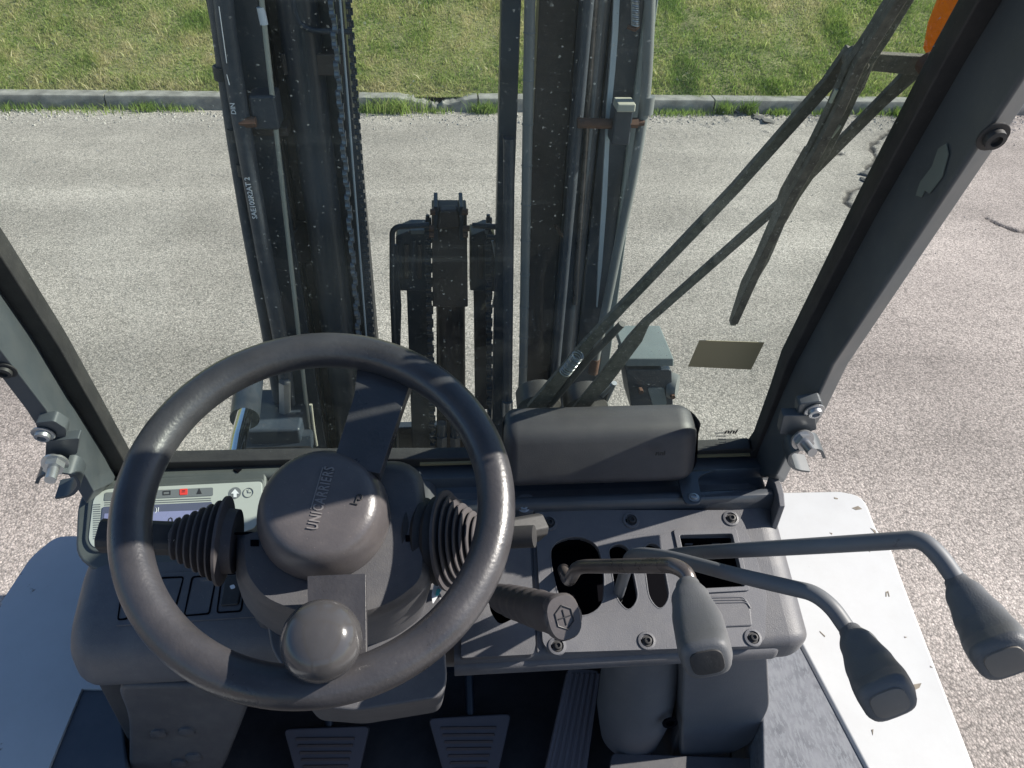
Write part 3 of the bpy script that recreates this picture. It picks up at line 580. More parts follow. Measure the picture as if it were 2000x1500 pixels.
# tray frame, clips
def ringframe(name, outer, inner, pl, off, th, m, parent, bevel=.001):
    a = [pl.at(x, y, off) for x, y in outer]; b = [pl.at(x, y, off) for x, y in inner]; n = len(a); V = a+b+[p-pl.n*th for p in a]+[p-pl.n*th for p in b]; F = []
    for i in range(n):
        j = (i+1) % n; F += [(i, j, n+j, n+i), (i, j, 2*n+j, 2*n+i), (n+i, n+j, 3*n+j, 3*n+i), (2*n+i, 2*n+j, 3*n+j, 3*n+i)]
    return link(name, mesh(V, F), m, parent, bevel)
ringframe('tray_frame', rpoly([(1315, 1034), (1438, 1031), (1465, 1153), (1342, 1160)], 5), rpoly([(1327, 1045), (1430, 1042), (1455, 1145), (1352, 1150)], 5), PP, .0108, .006, 'dash2', plate)
for (x, y) in ((1345, 1055), (1398, 1053)): trace('tray_clip', [(x-8, y-6), (x+8, y-6), (x+9, y+8), (x-7, y+8)], PP, .006, 'dash', plate, off=-.02, bevel=.001)
trace('tray_lip', [(1352, 1163, 6), (1440, 1163, 10), (1465, 1176, 8), (1470, 1222, 4), (1375, 1226, 4)], PP, .004, 'dash', plate, off=.0105, bevel=.002)
for k in range(3): tube('tray_ridge', [PP.at(1356+k, 1168+k*5, .011), PP.at(1452+k*3, 1166+k*5, .011), PP.at(1462+k*2, 1180+k*4, .011)], .0009, 'dash2', plate, n=6, rad=.006)
for (x, y) in ((1072, 1022), (1232, 1017), (1427, 1013), (1088, 1262), (1263, 1252), (1470, 1246)):
    sc_ = lathe('screw_boss', [(.0125, 0), (.0115, .0025), (.0085, .003), (.0085, .0), (0, 0)], PP.at(x, y, .0072), PP.n, 'dash2', plate, n=24)
    screw(PP.at(x+2, y, .0072), PP.n, .005, 'rubber', plate, h=.005)
    trace('screw_slot', [(x-14, y-3, 3), (x-7, y-4, 3), (x-7, y+4, 3), (x-14, y+4, 3)], PP, .001, 'black', plate, off=.0084)
# narrow console between column and plate
link('console_panel', holed_me([PP.at(x, y, .010) for x, y in rpoly([(905, 1050, 5), (1035, 1060, 5), (1046, 1260, 5), (1040, 1278, 6), (900, 1285, 6)], 5)], [[PP.at(x, y, .010) for x, y in rpoly(slots[4], 8)]], -PP.n*.014), 'dash', FL, .002)
trace('console_strip', [(1041, 1060, 2), (1047, 1060, 2), (1062, 1260, 2), (1050, 1275, 2)], PP, .012, 'dash', FL, off=.002, bevel=.001)
# lower lip of the dashboard
lipm = loftx_me(rpoly([(by+.004, bz-.010), (by-.006, bz-.016), (by-.006, bz-.034), (by+.03, bz-.046), (by+.03, bz-.02)], .005, 3), XM, XR-.045, 0, .01, 3)
link('dash_lip', lipm, 'dash', FL)
# cowl
cy = .868
cow = [(cy, 1.302), (.812, 1.302), (.808, 1.286), (.786, 1.283), (.768, 1.302), (.757, 1.301), (.753, 1.292), (.753, 1.25), (cy, 1.25)]
link('cowl', loftx_me(rpoly(cow, .003, 2), -.05, .478, 0, .01, 3), 'sheet', FL, ang=30, label='dark blue-grey sheet metal cowl below the windscreen')
PCW = ZP(1.304)
trace('cowl_tab', [(1322, 930, 0), (1318, 922, 0), (1400, 918, 0), (1362, 930, 12), (1370, 968, 8), (1368, 983, 8), (1340, 985, 10), (1332, 968, 6), (1325, 940, 8)], PCW, .004, 'sheet', FL, off=.003, bevel=.001)
screw(PCW.at(1355, 972, .003), Vector((0, 0, 1)), .0055, 'zinc', FL, h=.004)
screw(PP.at(1023, 990, .012), PP.n, .006, 'zinc', FL, h=.004); lathe('screw_boss', [(.018, 0), (.015, .012), (.01, .013), (0, .013)], PP.at(1026, 990, 0), PP.n, 'dash', FL, n=24)
# curved end of the cowl
ring = [PCW.at(x, y, .006) for x, y in [(1502, 926), (1508, 922), (1518, 930), (1527, 945), (1532, 965), (1534, 988), (1522, 988), (1519, 966), (1513, 945)]]
link('cowl_end', slab_me(ring, Vector((0, 0, -.06))), 'dash2', FL, .002)
# left part of the dashboard
XS = PP.at(905, 1200).x
TL = PP.at(300, 1105); fe = PP.at(300, 1222); lo = Vector((0, fe.y+.0, 0))
lp = [(.87, 1.262), (TL.y, TL.z), (fe.y, fe.z), (fe.y-.028, fe.z-.028), (fe.y-.034, fe.z-.085), (fe.y+.01, fe.z-.115), (.87, fe.z-.115)]
link('dashboard', loftx_me(rpoly(lp, .02, 4), XL, XS, .04, 0, 6), 'dash', FL, ang=30, label='left dashboard section under the instrument cluster')
PS = PP
def groove_frame(q, parent, w=3.2, m='black', off=.0012, th=.002, pl=PP):
    c = np.mean([p[:2] for p in q], 0); inn = [(c[0]+(p[0]-c[0])*(1-w/abs(p[0]-c[0]+1e-6)), c[1]+(p[1]-c[1])*(1-w/abs(p[1]-c[1]+1e-6))) for p in q]
    ringframe('panel_groove', rpoly([(*p[:2],) for p in q], 7), rpoly(inn, 5), pl, off, th, m, parent, 0)
sw = trace('switch_panel', [(320, 1118, 4), (500, 1108, 4), (500, 1205, 4), (225, 1222, 4), (238, 1140, 4)], PP, .004, 'dash', FL, off=.0015, r=4, bevel=.001)
groove_frame([(312, 1127), (360, 1125), (345, 1185), (295, 1190)], sw, off=.0022); groove_frame([(374, 1125), (424, 1122), (410, 1200), (358, 1204)], sw, off=.0022)
groove_frame([(432, 1120), (484, 1117), (472, 1195), (422, 1198)], sw, off=.0022)
tb = trace('rocker_switch', [(440, 1124, 4), (476, 1122, 4), (465, 1180, 4), (430, 1183, 4)], PP, .01, 'rubber', sw, off=.006, bevel=.002)
trace('switch_mark', [(448, 1144, 3), (457, 1141, 3), (460, 1148, 3), (451, 1151, 3)], PP, .0005, 'print', sw, off=.0066)
groove_frame([(237, 1150), (262, 1150), (250, 1210), (228, 1212)], sw, off=.0022)
# ---- instrument cluster
ca, cb = pd(340, 930, 1.09), pd(300, 1112, 1.035)
PC = plane_yz((ca.y, ca.z), (cb.y, cb.z))
clus = trace('instrument_cluster', [(172, 940, 26), (520, 918, 10), (520, 1122, 10), (190, 1118, 30), (146, 1088, 28), (150, 985, 20)], PC, .075, 'cluster', FL, bevel=.012)
inner = [(205, 955, 14), (512, 940, 8), (512, 1068, 8), (182, 1070, 16), (172, 1055, 10), (182, 972, 12)]
trace('cluster_bezel', [(196, 950, 18), (515, 934, 8), (515, 1074, 8), (178, 1078, 18), (164, 1058, 12), (172, 970, 14)], PC, .006, 'cluster', clus, off=.004, bevel=.002)
cf = trace('cluster_face', inner, PC, .004, 'cream_panel', clus, off=.0052, bevel=.0008)
trace('indicator_strip', [(205, 962, 3), (416, 952, 3), (416, 968, 3), (203, 978, 3)], PC, .001, 'strip', cf, off=.0060)
for i in range(4):
    y = 972+i*4.2; trace('face_line', [(204, y+9), (412, y), (412, y+1.4), (204, y+10.4)], PC, .0006, 'strip', cf, off=.0058)
for i in range(16):
    y = 985+i*4.4; trace('face_line', [(182, y), (196, y-.6), (196, y+.8), (182, y+1.4)], PC, .0006, 'strip', cf, off=.0058)
trace('display', [(200, 990, 3), (414, 980, 3), (412, 1062, 3), (194, 1064, 3)], PC, .0015, 'lcd', cf, off=.0066, bevel=.0003)
trace('display_active', [(204, 1003, 2), (405, 996, 2), (400, 1058, 2), (198, 1060, 2)], PC, .0005, 'lcdlit', cf, off=.0070)
def ctext(s, px, py, size, m, parent, pl=PC, off=.0072, ang=0, ext=.0002, bold=0, name='printed_text', spacing=1.0):
    o = pl.at(px, py, off); a = pl.at(px+20, py-1, off)-o; b = pl.n.cross(a); R = Matrix.Rotation(ang, 3, pl.n); a = R @ a; b = R @ b
    return link(name, text_me(s, size, ext, o, a, b, bold=bold, spacing=spacing), m, parent, smooth=False)
ctext('0.0 0', 350, 1018, .016, 'printd', cf); ctext('h 01:45', 345, 1046, .014, 'printd', cf); ctext('( )I', 303, 996, .009, 'print', cf)
trace('warning_light', [(351, 955, 2), (366, 954, 2), (366, 966, 2), (351, 967, 2)], PC, .0006, 'red', cf, off=.0066); ctext('=', 358.5, 960, .009, 'printd', cf, off=.0068)
ringframe('battery_symbol', [(318, 959), (333, 958), (333, 966), (318, 967)], [(319.6, 960.4), (331.4, 959.6), (331.4, 964.6), (319.6, 965.4)], PC, .0066, .0006, 'printd', cf, 0)
trace('warning_triangle', [(389, 953), (394, 964), (384, 964.6)], PC, .0006, 'printd', cf, off=.0066)
def disc(name, px, py, r, m, parent, pl, off, th=.0006, n=28): return lathe(name, [(0, 0), (r, 0), (r, th), (0, th)], pl.at(px, py, off), pl.n, m, parent, n=n)
disc('arrow_button', 459, 963, .0085, 'strip', cf, PC, .0052)
trace('arrow_symbol', [(459, 955), (467, 964), (462, 964), (462, 971), (456, 971), (456, 964), (451, 964)], PC, .0005, 'print', cf, off=.0064)
P = PC.at(485, 962, .0060); tube('clock_symbol', [P+(Matrix.Rotation(k*2*pi/24, 3, PC.n) @ Vector((.0068, 0, 0))) for k in range(25)], .0004, 'strip', cf, n=6)
tube('clock_hand', [P+Vector((0, .004, .003)), P, P+Vector((.004, 0, 0))], .0004, 'strip', cf, n=6)
trace('view_notch', [(455, 917), (472, 916), (464, 922)], ZP(ca.z+.002), .003, 'black', clus, off=.001)
box('cluster_hood', (XL+.03, -.20, ca.y-.004, .862, ca.z-.05, ca.z+.001), 'cluster', FL, .008)
# ---- windscreen, seals, pillars
gl = link('windscreen', slab_me([Vector((-.50, GL.n.y and (1.2101-.277*1.285), 1.285)), Vector((.50, 1.2101-.277*1.285, 1.285)), Vector((.50, 1.2101-.277*2.24, 2.24)), Vector((-.50, 1.2101-.277*2.24, 2.24))], GL.n*.005), 'glass', FL, smooth=False, label='large dusty front windscreen with faint green tint')
ZT = 2.24
def up(L): # extend a surveyed edge up to the roof along the pillar
    p = L[-1]; d = (L[-1]-L[0]); d = Vector((0, -.277, 1)); return L+[p+d*(ZT-p.z)]
def edge(px, off): return up([GL.at(x, y, off) for x, y in px])
def strip_between(name, a, b, off, th, m, parent, bevel=.002):
    A_, B_ = edge(a, off), edge(b, off); rings = [[p, q, q+GL.n*th, p+GL.n*th] for p, q in zip(A_, B_)]
    return link(name, loft_me(rings), m, parent, bevel, ang=50)
gR = [(1462, 893), (1480, 868), (1513, 780), (1536, 712), (1690, 408), (1845, 117), (1925, -25)]
oR = [(1480, 925), (1500, 878), (1540, 775), (1570, 706), (1728, 404), (1893, 112), (1978, -30)]
strip_between('windscreen_seal', gR, oR, -.014, .025, 'rubber', FL)
gL = [(252, 925), (245, 905), (186, 800), (117, 680), (0, 498), (-60, 410)]
oL = [(215, 935), (206, 915), (135, 800), (64, 680), (-55, 498), (-110, 414)]
strip_between('windscreen_seal', gL, oL, -.014, .025, 'rubber', FL)
trace('windscreen_seal', [(240, 905), (560, 898), (870, 896), (1200, 888), (1466, 876), (1484, 892), (1200, 903), (870, 913), (560, 915), (230, 925)], GL, .02, 'rubber', FL, off=-.012, bevel=.002)
trace('seal_edge', [(820, 906), (1465, 888), (1466, 891), (820, 910)], GL, .003, 'tan', FL, off=-.0155)
# pillars: hollow box sections, one face towards the glass, one to the driver
def pillar(inner_px, edge_px, out_px, lab):
    sg = 1 if inner_px[0][0] > 900 else -1; A_ = edge([(x-sg*22, y) for x, y in inner_px], -.004); B_ = edge(edge_px, -.082); C_ = edge(out_px, -.060 if sg > 0 else -.078)
    rings = []
    for p, q, s in zip(A_, B_, C_):
        rings.append([p, q, s, Vector((s.x, p.y+.004, p.z))])
    return link('front_pillar', loft_me(rings), 'pillar', FL, .006, ang=50, label=lab)
prR = pillar([(1478, 935), (1499, 872), (1540, 772), (1571, 703), (1730, 402), (1895, 112), (1980, -30)], [(1515, 930), (1545, 872), (1590, 790), (1626, 712), (1800, 450), (1963, 205), (2110, -20)],
             [(1532, 945), (1562, 885), (1615, 800), (1658, 712), (1836, 450), (2000, 210), (2150, -20)], 'dark right front pillar with chipped paint and grey outer edge')
prL = pillar([(217, 935), (205, 915), (135, 800), (64, 680), (-60, 498), (-110, 414)], [(183, 960), (170, 935), (90, 800), (-2, 680), (-130, 498), (-190, 414)],
             [(168, 985), (150, 955), (50, 800), (-42, 680), (-180, 498), (-240, 414)], 'grey-green left front pillar')
# paint chip and bolt on the right pillar
def face_pt(px, py):   # point on the inner face of the right pillar
    a, b, c = edge([(1708, 402)], -.004)[0], edge([(1800, 450)], -.082)[0], edge([(1873, 112)], -.004)[0]
    n = (b-a).cross(c-a); return Pl(n, n.dot(a))
fp = face_pt(0, 0)
if fp.n.dot(EYE-fp.at(1800, 350)) < 0: fp = Pl(-fp.n, -fp.d)
trace('paint_chip', [(1848, 280), (1852, 300), (1840, 345), (1815, 378), (1806, 372), (1800, 385), (1788, 382), (1797, 355), (1820, 325), (1832, 290)], fp, .001, mat('primer_chip', (.15, .175, .16), .6), FL, off=.0012)
bR = edge([(1938, 265)], -.082)[0]; bd = Vector((0, -.96, -.27))
screw(bR, bd, .009, 'rubber', FL, name='pillar_bolt', h=.008)
screw(edge([(10, 722)], -.082)[0], bd, .008, 'rubber', FL, name='pillar_bolt', h=.006)
# latch brackets on the pillars
def ribbon(name, px, pl, off, w, th, m, parent, vec=None):
    C_ = [pl.at(x, y, off) for x, y in px]; C_ = fillet(C_, .012, 5); n = len(C_); v = vec if vec else -pl.n*w; V = []
    for i, p in enumerate(C_):
        d = (C_[min(i+1, n-1)]-C_[max(i-1, 0)]).normalized(); s = d.cross(v.normalized()).normalized()*th/2
        V += [p-s, p+s, p+s+v, p-s+v]
    F = [(4*i+j, 4*i+(j+1) % 4, 4*i+4+(j+1) % 4, 4*i+4+j) for i in range(n-1) for j in range(4)]+[(0, 1, 2, 3), (4*n-4, 4*n-3, 4*n-2, 4*n-1)]
    return link(name, mesh(V, F), m, parent, .0005)
NB = -GL.n
def bracket(tab, body, hook, bolt, nut, studend, lab):
    b = trace('latch_bracket', body, GL, .012, 'pillar', FL, off=-.098, r=5, bevel=.002, label=lab)
    trace('bracket_tab', tab, GL, .014, 'pillar', b, off=-.094, r=6, bevel=.002)
    ribbon('bracket_hook', hook, GL, -.092, .026, .004, 'pillar', b)
    screw(GL.at(*bolt, -.095), NB, .0085, 'zinc', b, name='bolt_head', h=.007)
    P = GL.at(*nut, -.108)
    Q = GL.at(*studend, -.135); ax = (Q-P).normalized()
    link('hex_nut', join(lathe_me([(0, 0), (.0145, 0), (.0145, .003), (0, .003)], P, ax, 24), lathe_me([(0, .003), (.0115, .003), (.0115, .011), (0, .011)], P, ax, 6)), 'zinc', b, ang=30)
    tube('stud', [P, Q], .0062, 'zinc', b)
bracket([(1560, 790), (1606, 783), (1608, 800), (1600, 815), (1556, 822)], [(1530, 812), (1592, 812), (1596, 840), (1545, 850), (1522, 848)], [(1598, 862), (1592, 845), (1562, 843), (1533, 852), (1528, 872), (1545, 886), (1570, 889)], (1590, 801), (1566, 858), (1587, 884), 'steel latch bracket with hook and stud on the right pillar')
bracket([(68, 826), (105, 822), (130, 838), (128, 860), (85, 866)], [(90, 862), (155, 856), (150, 888), (88, 894)], [(84, 908), (90, 893), (120, 886), (155, 890), (168, 910), (152, 932), (120, 938)], (85, 846), (108, 903), (98, 938), 'steel latch bracket with hook and stud on the left pillar')
# roof guard
box('roof_beam', (-.56, .56, .52, .60, 2.20, 2.27), 'pillar', FL, .01)
for s in (-1, 1): box('roof_beam', (min(s*.46, s*.56), max(s*.46, s*.56), -1.0, .52, 2.20, 2.27), 'pillar', FL, .01)
box('roof_beam', (-.56, .56, -1.08, -1.0, 2.20, 2.27), 'pillar', FL, .01)
for i in range(6): box('roof_bar', (-.37+i*.145, -.35+i*.145+.01, -1.0, .52, 2.215, 2.26), 'pillar', FL, .004)
for s in (-1, 1): box('rear_pillar', (min(s*.48, s*.56), max(s*.48, s*.56), -1.07, -.99, .66, 2.2), 'pillar', FL, .01)
# turn lamp outside the right pillar
Pc = GL.at(1902, 26, .10)
lampax = Vector((-.25, -.1, .9))
lens = lathe('turn_lamp', [(.0, -.055), (.012, -.053), (.026, -.042), (.034, -.02), (.037, .0), (.037, .04), (.03, .06), (0, .065)], Pc, Vector((.15, -.15, 1)), 'lens', FL, label='bright orange turn lamp lens outside the right pillar')
box('lamp_housing', (Pc.x+.02, Pc.x+.075, Pc.y-.03, Pc.y+.03, Pc.z-.06, Pc.z+.08), 'rubber', lens, .01)
# stickers on glass
trace('glass_sticker', [(1366, 665), (1493, 669), (1467, 722), (1344, 716)], GL, .0006, 'tan', gl, off=-.0008, label='back of a tan rectangular sticker')
o_ = GL.at(1428, 843, -.0008); a_ = GL.at(1450, 843, -.0008)-o_
link('glass_mark', text_me('nni', .016, .0001, o_, a_, -GL.n.cross(a_) if (-GL.n).cross(a_).z < 0 else (-GL.n).cross(a_), bold=.0006), 'printd', gl, smooth=False)
for k in range(4):
    y = 845+k*6; trace('glass_mark', [(1396+k*3, y), (1418, y), (1418, y+1.6), (1396+k*3, y+1.6)], GL, .0003, 'strip', gl, off=-.0008)
# ---- wipers (outside the glass)
def wp(x, y, o): return GL.at(x, y, o)
def flatbar(name, px, w, th, off, m, parent):
    rings = []
    C_ = [wp(x, y, off) for x, y in px]
    for i, p in enumerate(C_):
        d = (C_[min(i+1, len(C_)-1)]-C_[max(i-1, 0)]).normalized(); s = d.cross(GL.n).normalized()*w[i]/2
        rings.append([p-s, p+s, p+s+GL.n*th, p-s+GL.n*th])
    return link(name, loft_me(rings), m, parent, .0012, ang=40)
wip = flatbar('wiper_arm', [(1045, 800), (1090, 745), (1150, 672), (1215, 603), (1440, 368), (1620, 165), (1672, 100)], [.026, .022, .017, .014, .013, .014, .02], .007, .045, 'wiper', FL)
wip['label'] = 'dusty wiper arm running to the link from the pad, upper of the two'
w2 = flatbar('wiper_arm', [(1120, 815), (1180, 745), (1240, 665), (1262, 632), (1535, 392), (1720, 205), (1812, 118)], [.022, .024, .022, .012, .012, .013, .02], .006, .040, 'wiper', FL)
w2['label'] = 'dusty wiper arm, lower of the two'
lk = flatbar('wiper_link', [(1655, 118), (1700, 122), (1832, 132)], [.022, .017, .02], .006, .036, 'wiper', FL)
lathe('link_pivot', [(.011, 0), (.011, .016), (.006, .02), (0, .02)], wp(1668, 108, .03), -GL.n, 'wiper', lk, n=20); lathe('link_pivot', [(.011, 0), (.011, .014), (.006, .018), (0, .018)], wp(1812, 122, .03), -GL.n, 'rust', lk, n=20)
# blade: claw frame + rubber
Lb = [(1432, 637), (1446, 605), (1462, 560), (1490, 510), (1520, 440), (1548, 385), (1600, 300), (1640, 220), (1680, 130), (1720, 70), (1775, -20), (1830, -110)]
Wb = [.007, .012, .014, .016, .015, .018, .024, .023, .023, .022, .021, .018]
bl = flatbar('wiper_blade', Lb, Wb, .010, .012, 'wiper', FL)
flatbar('blade_rubber', [(1434, 634), (1490, 510), (1548, 388), (1600, 298), (1640, 222), (1680, 130), (1775, -20)], [.010]*7, .008, .004, 'wiper', bl)
flatbar('blade_claw', [(1490, 500), (1545, 375), (1582, 290)], [.007, .022, .009], .005, .022, 'wiper', bl)
flatbar('blade_claw', [(1600, 290), (1665, 170), (1725, 60)], [.009, .025, .009], .005, .022, 'wiper', bl)
for (x0, y0, x1, y1) in ((1576, 325, 1584, 302), (1623, 268, 1640, 245), (1700, 105, 1714, 78), (1622, 200, 1634, 175)): tube('blade_slot', [wp(x0, y0, .0105), wp(x1, y1, .0105)], .0018, 'cream', bl, n=8)
for (a, lab) in (((1053, 798), wip), ((1145, 800), w2)):
    lathe('wiper_pivot', [(.034, -.03), (.034, .0), (.026, .008), (.02, .018), (0, .02)], wp(*a, .06), -GL.n, 'wiperd', lab, n=28)
# coil spring on the wiper arm
S0, S1 = wp(1103, 728, .035), wp(1130, 693, .035); ax_ = (S1-S0).normalized(); fa, fb = frame(ax_)
tube('arm_spring', [S0+(S1-S0)*(k/140)+(fa*cos(k*2*pi/14)+fb*sin(k*2*pi/14))*.0075 for k in range(141)], .0011, 'zinc', wip, n=6)
tube('wiper_rod', [wp(1075, 790, .05), wp(1150, 700, .045), wp(1215, 632, .04)], .005, 'wiperd', wip)
for (a, b) in (((1150, 800), (1195, 752)), ((1172, 805), (1200, 748))): tube('linkage_rod', [wp(*a, .07), wp(*b, .065)], .004, 'zinc', w2)
lathe('motor_cap', [(.03, -.02), (.03, .004), (.022, .010), (0, .012)], wp(1152, 798, .09), -GL.n, 'greentop', w2, n=28)

# ---- moulded pad over the dash
pp = [(.85, 1.408), (.800, 1.393), (.774, 1.318), (.790, 1.306), (.85, 1.306)]
x0 = YP(.80).at(985, 870).x; x1 = YP(.79).at(1374, 870).x
pad = link('dash_pad', loftx_me(rpoly(pp, .016, 5), x0, x1, .02, .034, 8), mat('pad_plastic', (.05, .048, .054), .45, bump=.2, bscale=700, dust=.1, spec=.5), FL, ang=55, label='black rounded moulded pad in front of the windscreen')
pl_ = YP(.777); o_ = pl_.at(1290, 885); link('pad_logo', text_me('nni', .012, .0004, o_, Vector((1, 0, 0)), Vector((0, 0, 1)), bold=.0004), 'rubber', pad, smooth=False)
box('pad_foot', (x0+.05, x1-.05, .80, .84, 1.295, 1.32), 'rubber', pad, .004)

# ---- steering column
W = Vector((-.131, .553, 1.533)); NW = Vector((.049, -.406, 1)).normalized()
WP = Pl(NW, NW.dot(W))
front = [(520, 935, 30), (600, 905, 20), (790, 900, 30), (825, 925, 20), (836, 1010, 10), (845, 1080, 20), (842, 1140, 25), (780, 1190, 40), (700, 1215, 40), (590, 1215, 40), (500, 1178, 30), (462, 1125, 25), (458, 1045, 12), (500, 1030, 10)]
def ringat(px, off, sc=1, c=(650, 1060), shift=(0, 0)): return [WP.at(c[0]+(x-c[0])*sc+shift[0], c[1]+(y-c[1])*sc+shift[1], off) for x, y in rpoly(px, 12)]
cr1 = [ringat(front, -.055, .90), ringat(front, -.062, .97), ringat(front, -.075, 1.0), ringat(front, -.12, 1.0, shift=(0, 20)), ringat(front, -.165, .96, shift=(0, 45)), ringat(front, -.20, .88, shift=(10, 70))]
colm = link('steering_column', loft_me(cr1), 'cover', FL, ang=40)
ring = [WP.at(x, y, -.20) for x, y in rpoly([(510, 1150), (862, 1150), (874, 1330), (862, 1362), (700, 1388), (600, 1380), (530, 1270)], 18)]
link('column_base', slab_me(ring, -NW*.12), 'cover', FL, .008)
box('column_neck', (-.26, -.02, .62, .86, 1.16, 1.30), 'cover', FL, .02)
def quadp(name, px, off, th, m, parent, r=0): return link(name, slab_me([WP.at(x, y, off) for x, y in (rpoly(px, r) if r else px)], -NW*th), m, parent)
for (x, y) in ((800, 1051), (497, 1060)): quadp('latch_hole', [(x-8, y-6), (x+8, y-6), (x+8, y+6), (x-8, y+6)], -.0535, .004, 'black', colm)
quadp('cover_seam', [(458, 1040), (505, 1038), (505, 1041), (458, 1043)], -.056, .003, 'black', colm); quadp('cover_seam', [(775, 1034), (845, 1032), (845, 1035), (775, 1037)], -.056, .003, 'black', colm)
quadp('key_tag', [(852, 1120), (866, 1128), (864, 1150), (845, 1180), (843, 1160)], -.10, .002, 'print', colm, 4); quadp('tag_logo', [(853, 1150), (861, 1150), (858, 1162), (850, 1164)], -.0985, .001, 'teal', colm, 3)
# stalks with bellows
def boot(c, ax, r0_, r1_, L, n, parent):
    prof = [(r0_*.80, -.012), (r0_*.82, -.002), (r0_*1.12, 0), (r0_*1.12, .003)]
    for k in range(n):
        t0 = k/n; rr = r0_+(r1_-r0_)*t0; h = .004+(L-.004)*t0; d = L/n
        prof += [(rr*.80, h+d*.12), (rr*.83, h+d*.35), (rr*1.0, h+d*.6), (rr*.99, h+d*.8)]
    prof += [(r1_*.9, L+.001), (r1_*.7, L+.006), (0, L+.006)]
    return lathe('bellows_boot', prof, c, ax, 'boot', parent, n=48, ang=50)
lc = WP.at(440, 1056, -.075); le = WP.at(365, 1048, -.055); axl = Vector((-1, .02, .10)).normalized()
stl = tube('direction_stalk', [lc, lc+axl*.06, lc+axl*.12], .013, 'rubber', FL, label='left direction stalk with white arrows')
boot(lc, axl, .042, .018, .052, 6, stl)
bx_ = lc+axl*.052; e1 = axl; e2 = Vector((0, .5, .86)).normalized(); e3 = e1.cross(e2)
def stalkbody(P, Q, w, h, m, parent, up_):
    d = (Q-P).normalized(); s = d.cross(up_).normalized(); u2 = s.cross(d); return link('stalk_handle', loft_me([[p+s*w*a+u2*h*b for a, b in ((-1, -.6), (-.6, -1), (.6, -1), (1, -.6), (1, .6), (.6, 1), (-.6, 1), (-1, .6))] for p in (P, P+(Q-P)*.9, Q)]), m, parent, .002)
stalkbody(lc+axl*.05, lc+axl*.125, .016, .015, 'rubber', stl, NW)
# arrows printed on the stalk
sp = Pl(NW, NW.dot(lc+axl*.07+NW*.0160))
trace('stalk_arrow', [(340, 1026), (346, 1033), (342, 1033), (342, 1040), (337, 1040), (337, 1033), (333, 1033)], sp, .0005, 'print', stl)
disc('stalk_dot', 337, 1043, .0026, 'print', stl, sp, -.0002)
trace('stalk_arrow', [(334, 1062), (328, 1054), (332, 1054), (333, 1047), (338, 1047), (337, 1054), (341, 1054)], sp, .0005, 'print', stl)
rc = WP.at(872, 1055, -.085); axr = Vector((1, -.22, .26)).normalized()
strr = tube('signal_stalk', [rc, rc+axr*.05, rc+axr*.1], .012, 'rubber', FL, label='right stalk with grey bellows')
boot(rc, axr, .049, .017, .045, 7, strr)
lathe('boot_ring', [(.045, -.035), (.048, -.033), (.042, -.028), (.048, -.022), (.043, -.016), (.049, -.01), (.045, -.002)], rc, axr, 'rubber', strr, n=48)
ePd = PP.at(1052, 1030, .03); stalkbody(rc+axr*.04, pd(1052, 1030, .90), .014, .0165, 'rubber', strr, NW)
# ---- steering wheel
def torus_me(c, n, R, ra, rb, N1=128, N2=24):
    a, b = frame(n); rings = []
    for k in range(N1):
        t = k*2*pi/N1; e = a*cos(t)+b*sin(t)
        rings.append([c+e*(R+ra*cos(j*2*pi/N2))+n*rb*sin(j*2*pi/N2) for j in range(N2)])
    V = [p for r in rings for p in r]; F = [(k*N2+j, k*N2+(j+1) % N2, ((k+1) % N1)*N2+(j+1) % N2, ((k+1) % N1)*N2+j) for k in range(N1) for j in range(N2)]
    return mesh(V, F)
wheel = link('steering_wheel', torus_me(W, NW, .178, .0195, .0195), 'rim', FL, label='worn black three-hand steering wheel rim'); wheel['label'] = 'worn black steering wheel'
HC = W-NW*.008
lathe('horn_pad', [(0, -.055), (.060, -.055), (.0665, -.050), (.0685, -.042), (.068, -.032), (.0655, -.020), (.0625, -.010), (.0585, -.0025), (.053, .0022), (.046, .0046), (.037, .0058), (.024, .0066), (0, .007)], HC, NW, 'hub', wheel, n=72, ang=60)
def spoke(px, off, th, lab=None): return link('spoke', slab_me([WP.at(x, y, off) for x, y in rpoly(px, 6)], -NW*th), 'rim', wheel, .007)
spoke([(700, 690, 3), (812, 722, 3), (792, 775, 10), (742, 925, 4), (650, 905, 4), (692, 770, 8)], -.009, .022)
spoke([(600, 1125, 3), (714, 1120, 3), (716, 1290, 8), (735, 1320, 3), (590, 1320, 3), (604, 1270, 8)], -.004, .022)
# lettering and horn symbol embossed on the pad
HP = Pl(NW, NW.dot(HC+NW*.0068))
o_ = HP.at(628, 972); a_ = HP.at(646, 912)-HP.at(612, 1032); b_ = NW.cross(a_)
link('horn_lettering', text_me('UNICARRIERS', .0150, .0009, o_, a_, b_, bold=.0002, spacing=1.12, xs=.68), 'letters', wheel, smooth=False)
ln = a_.normalized()*.023; sd = b_.normalized()
link('horn_lettering', obox_me(o_+ln*.4+sd*.0072, ln, sd*.0005, NW*.0008), 'letters', wheel, smooth=False)
H0 = HP.at(693, 975); tube('horn_symbol', [H0+a_.normalized()*x+b_.normalized()*y for x, y in ((-.005, .003), (-.005, -.004))], .0008, 'rubber', wheel, n=6)
tube('horn_symbol', [H0+a_.normalized()*x+b_.normalized()*y for x, y in ((-.005, -.001), (.0045, -.0018))], .0007, 'rubber', wheel, n=6)
tube('horn_symbol', [H0+a_.normalized()*(.003+.003*cos(k*pi/8))+b_.normalized()*(-.004+.003*sin(k*pi/8)) for k in range(17)], .0006, 'rubber', wheel, n=6)
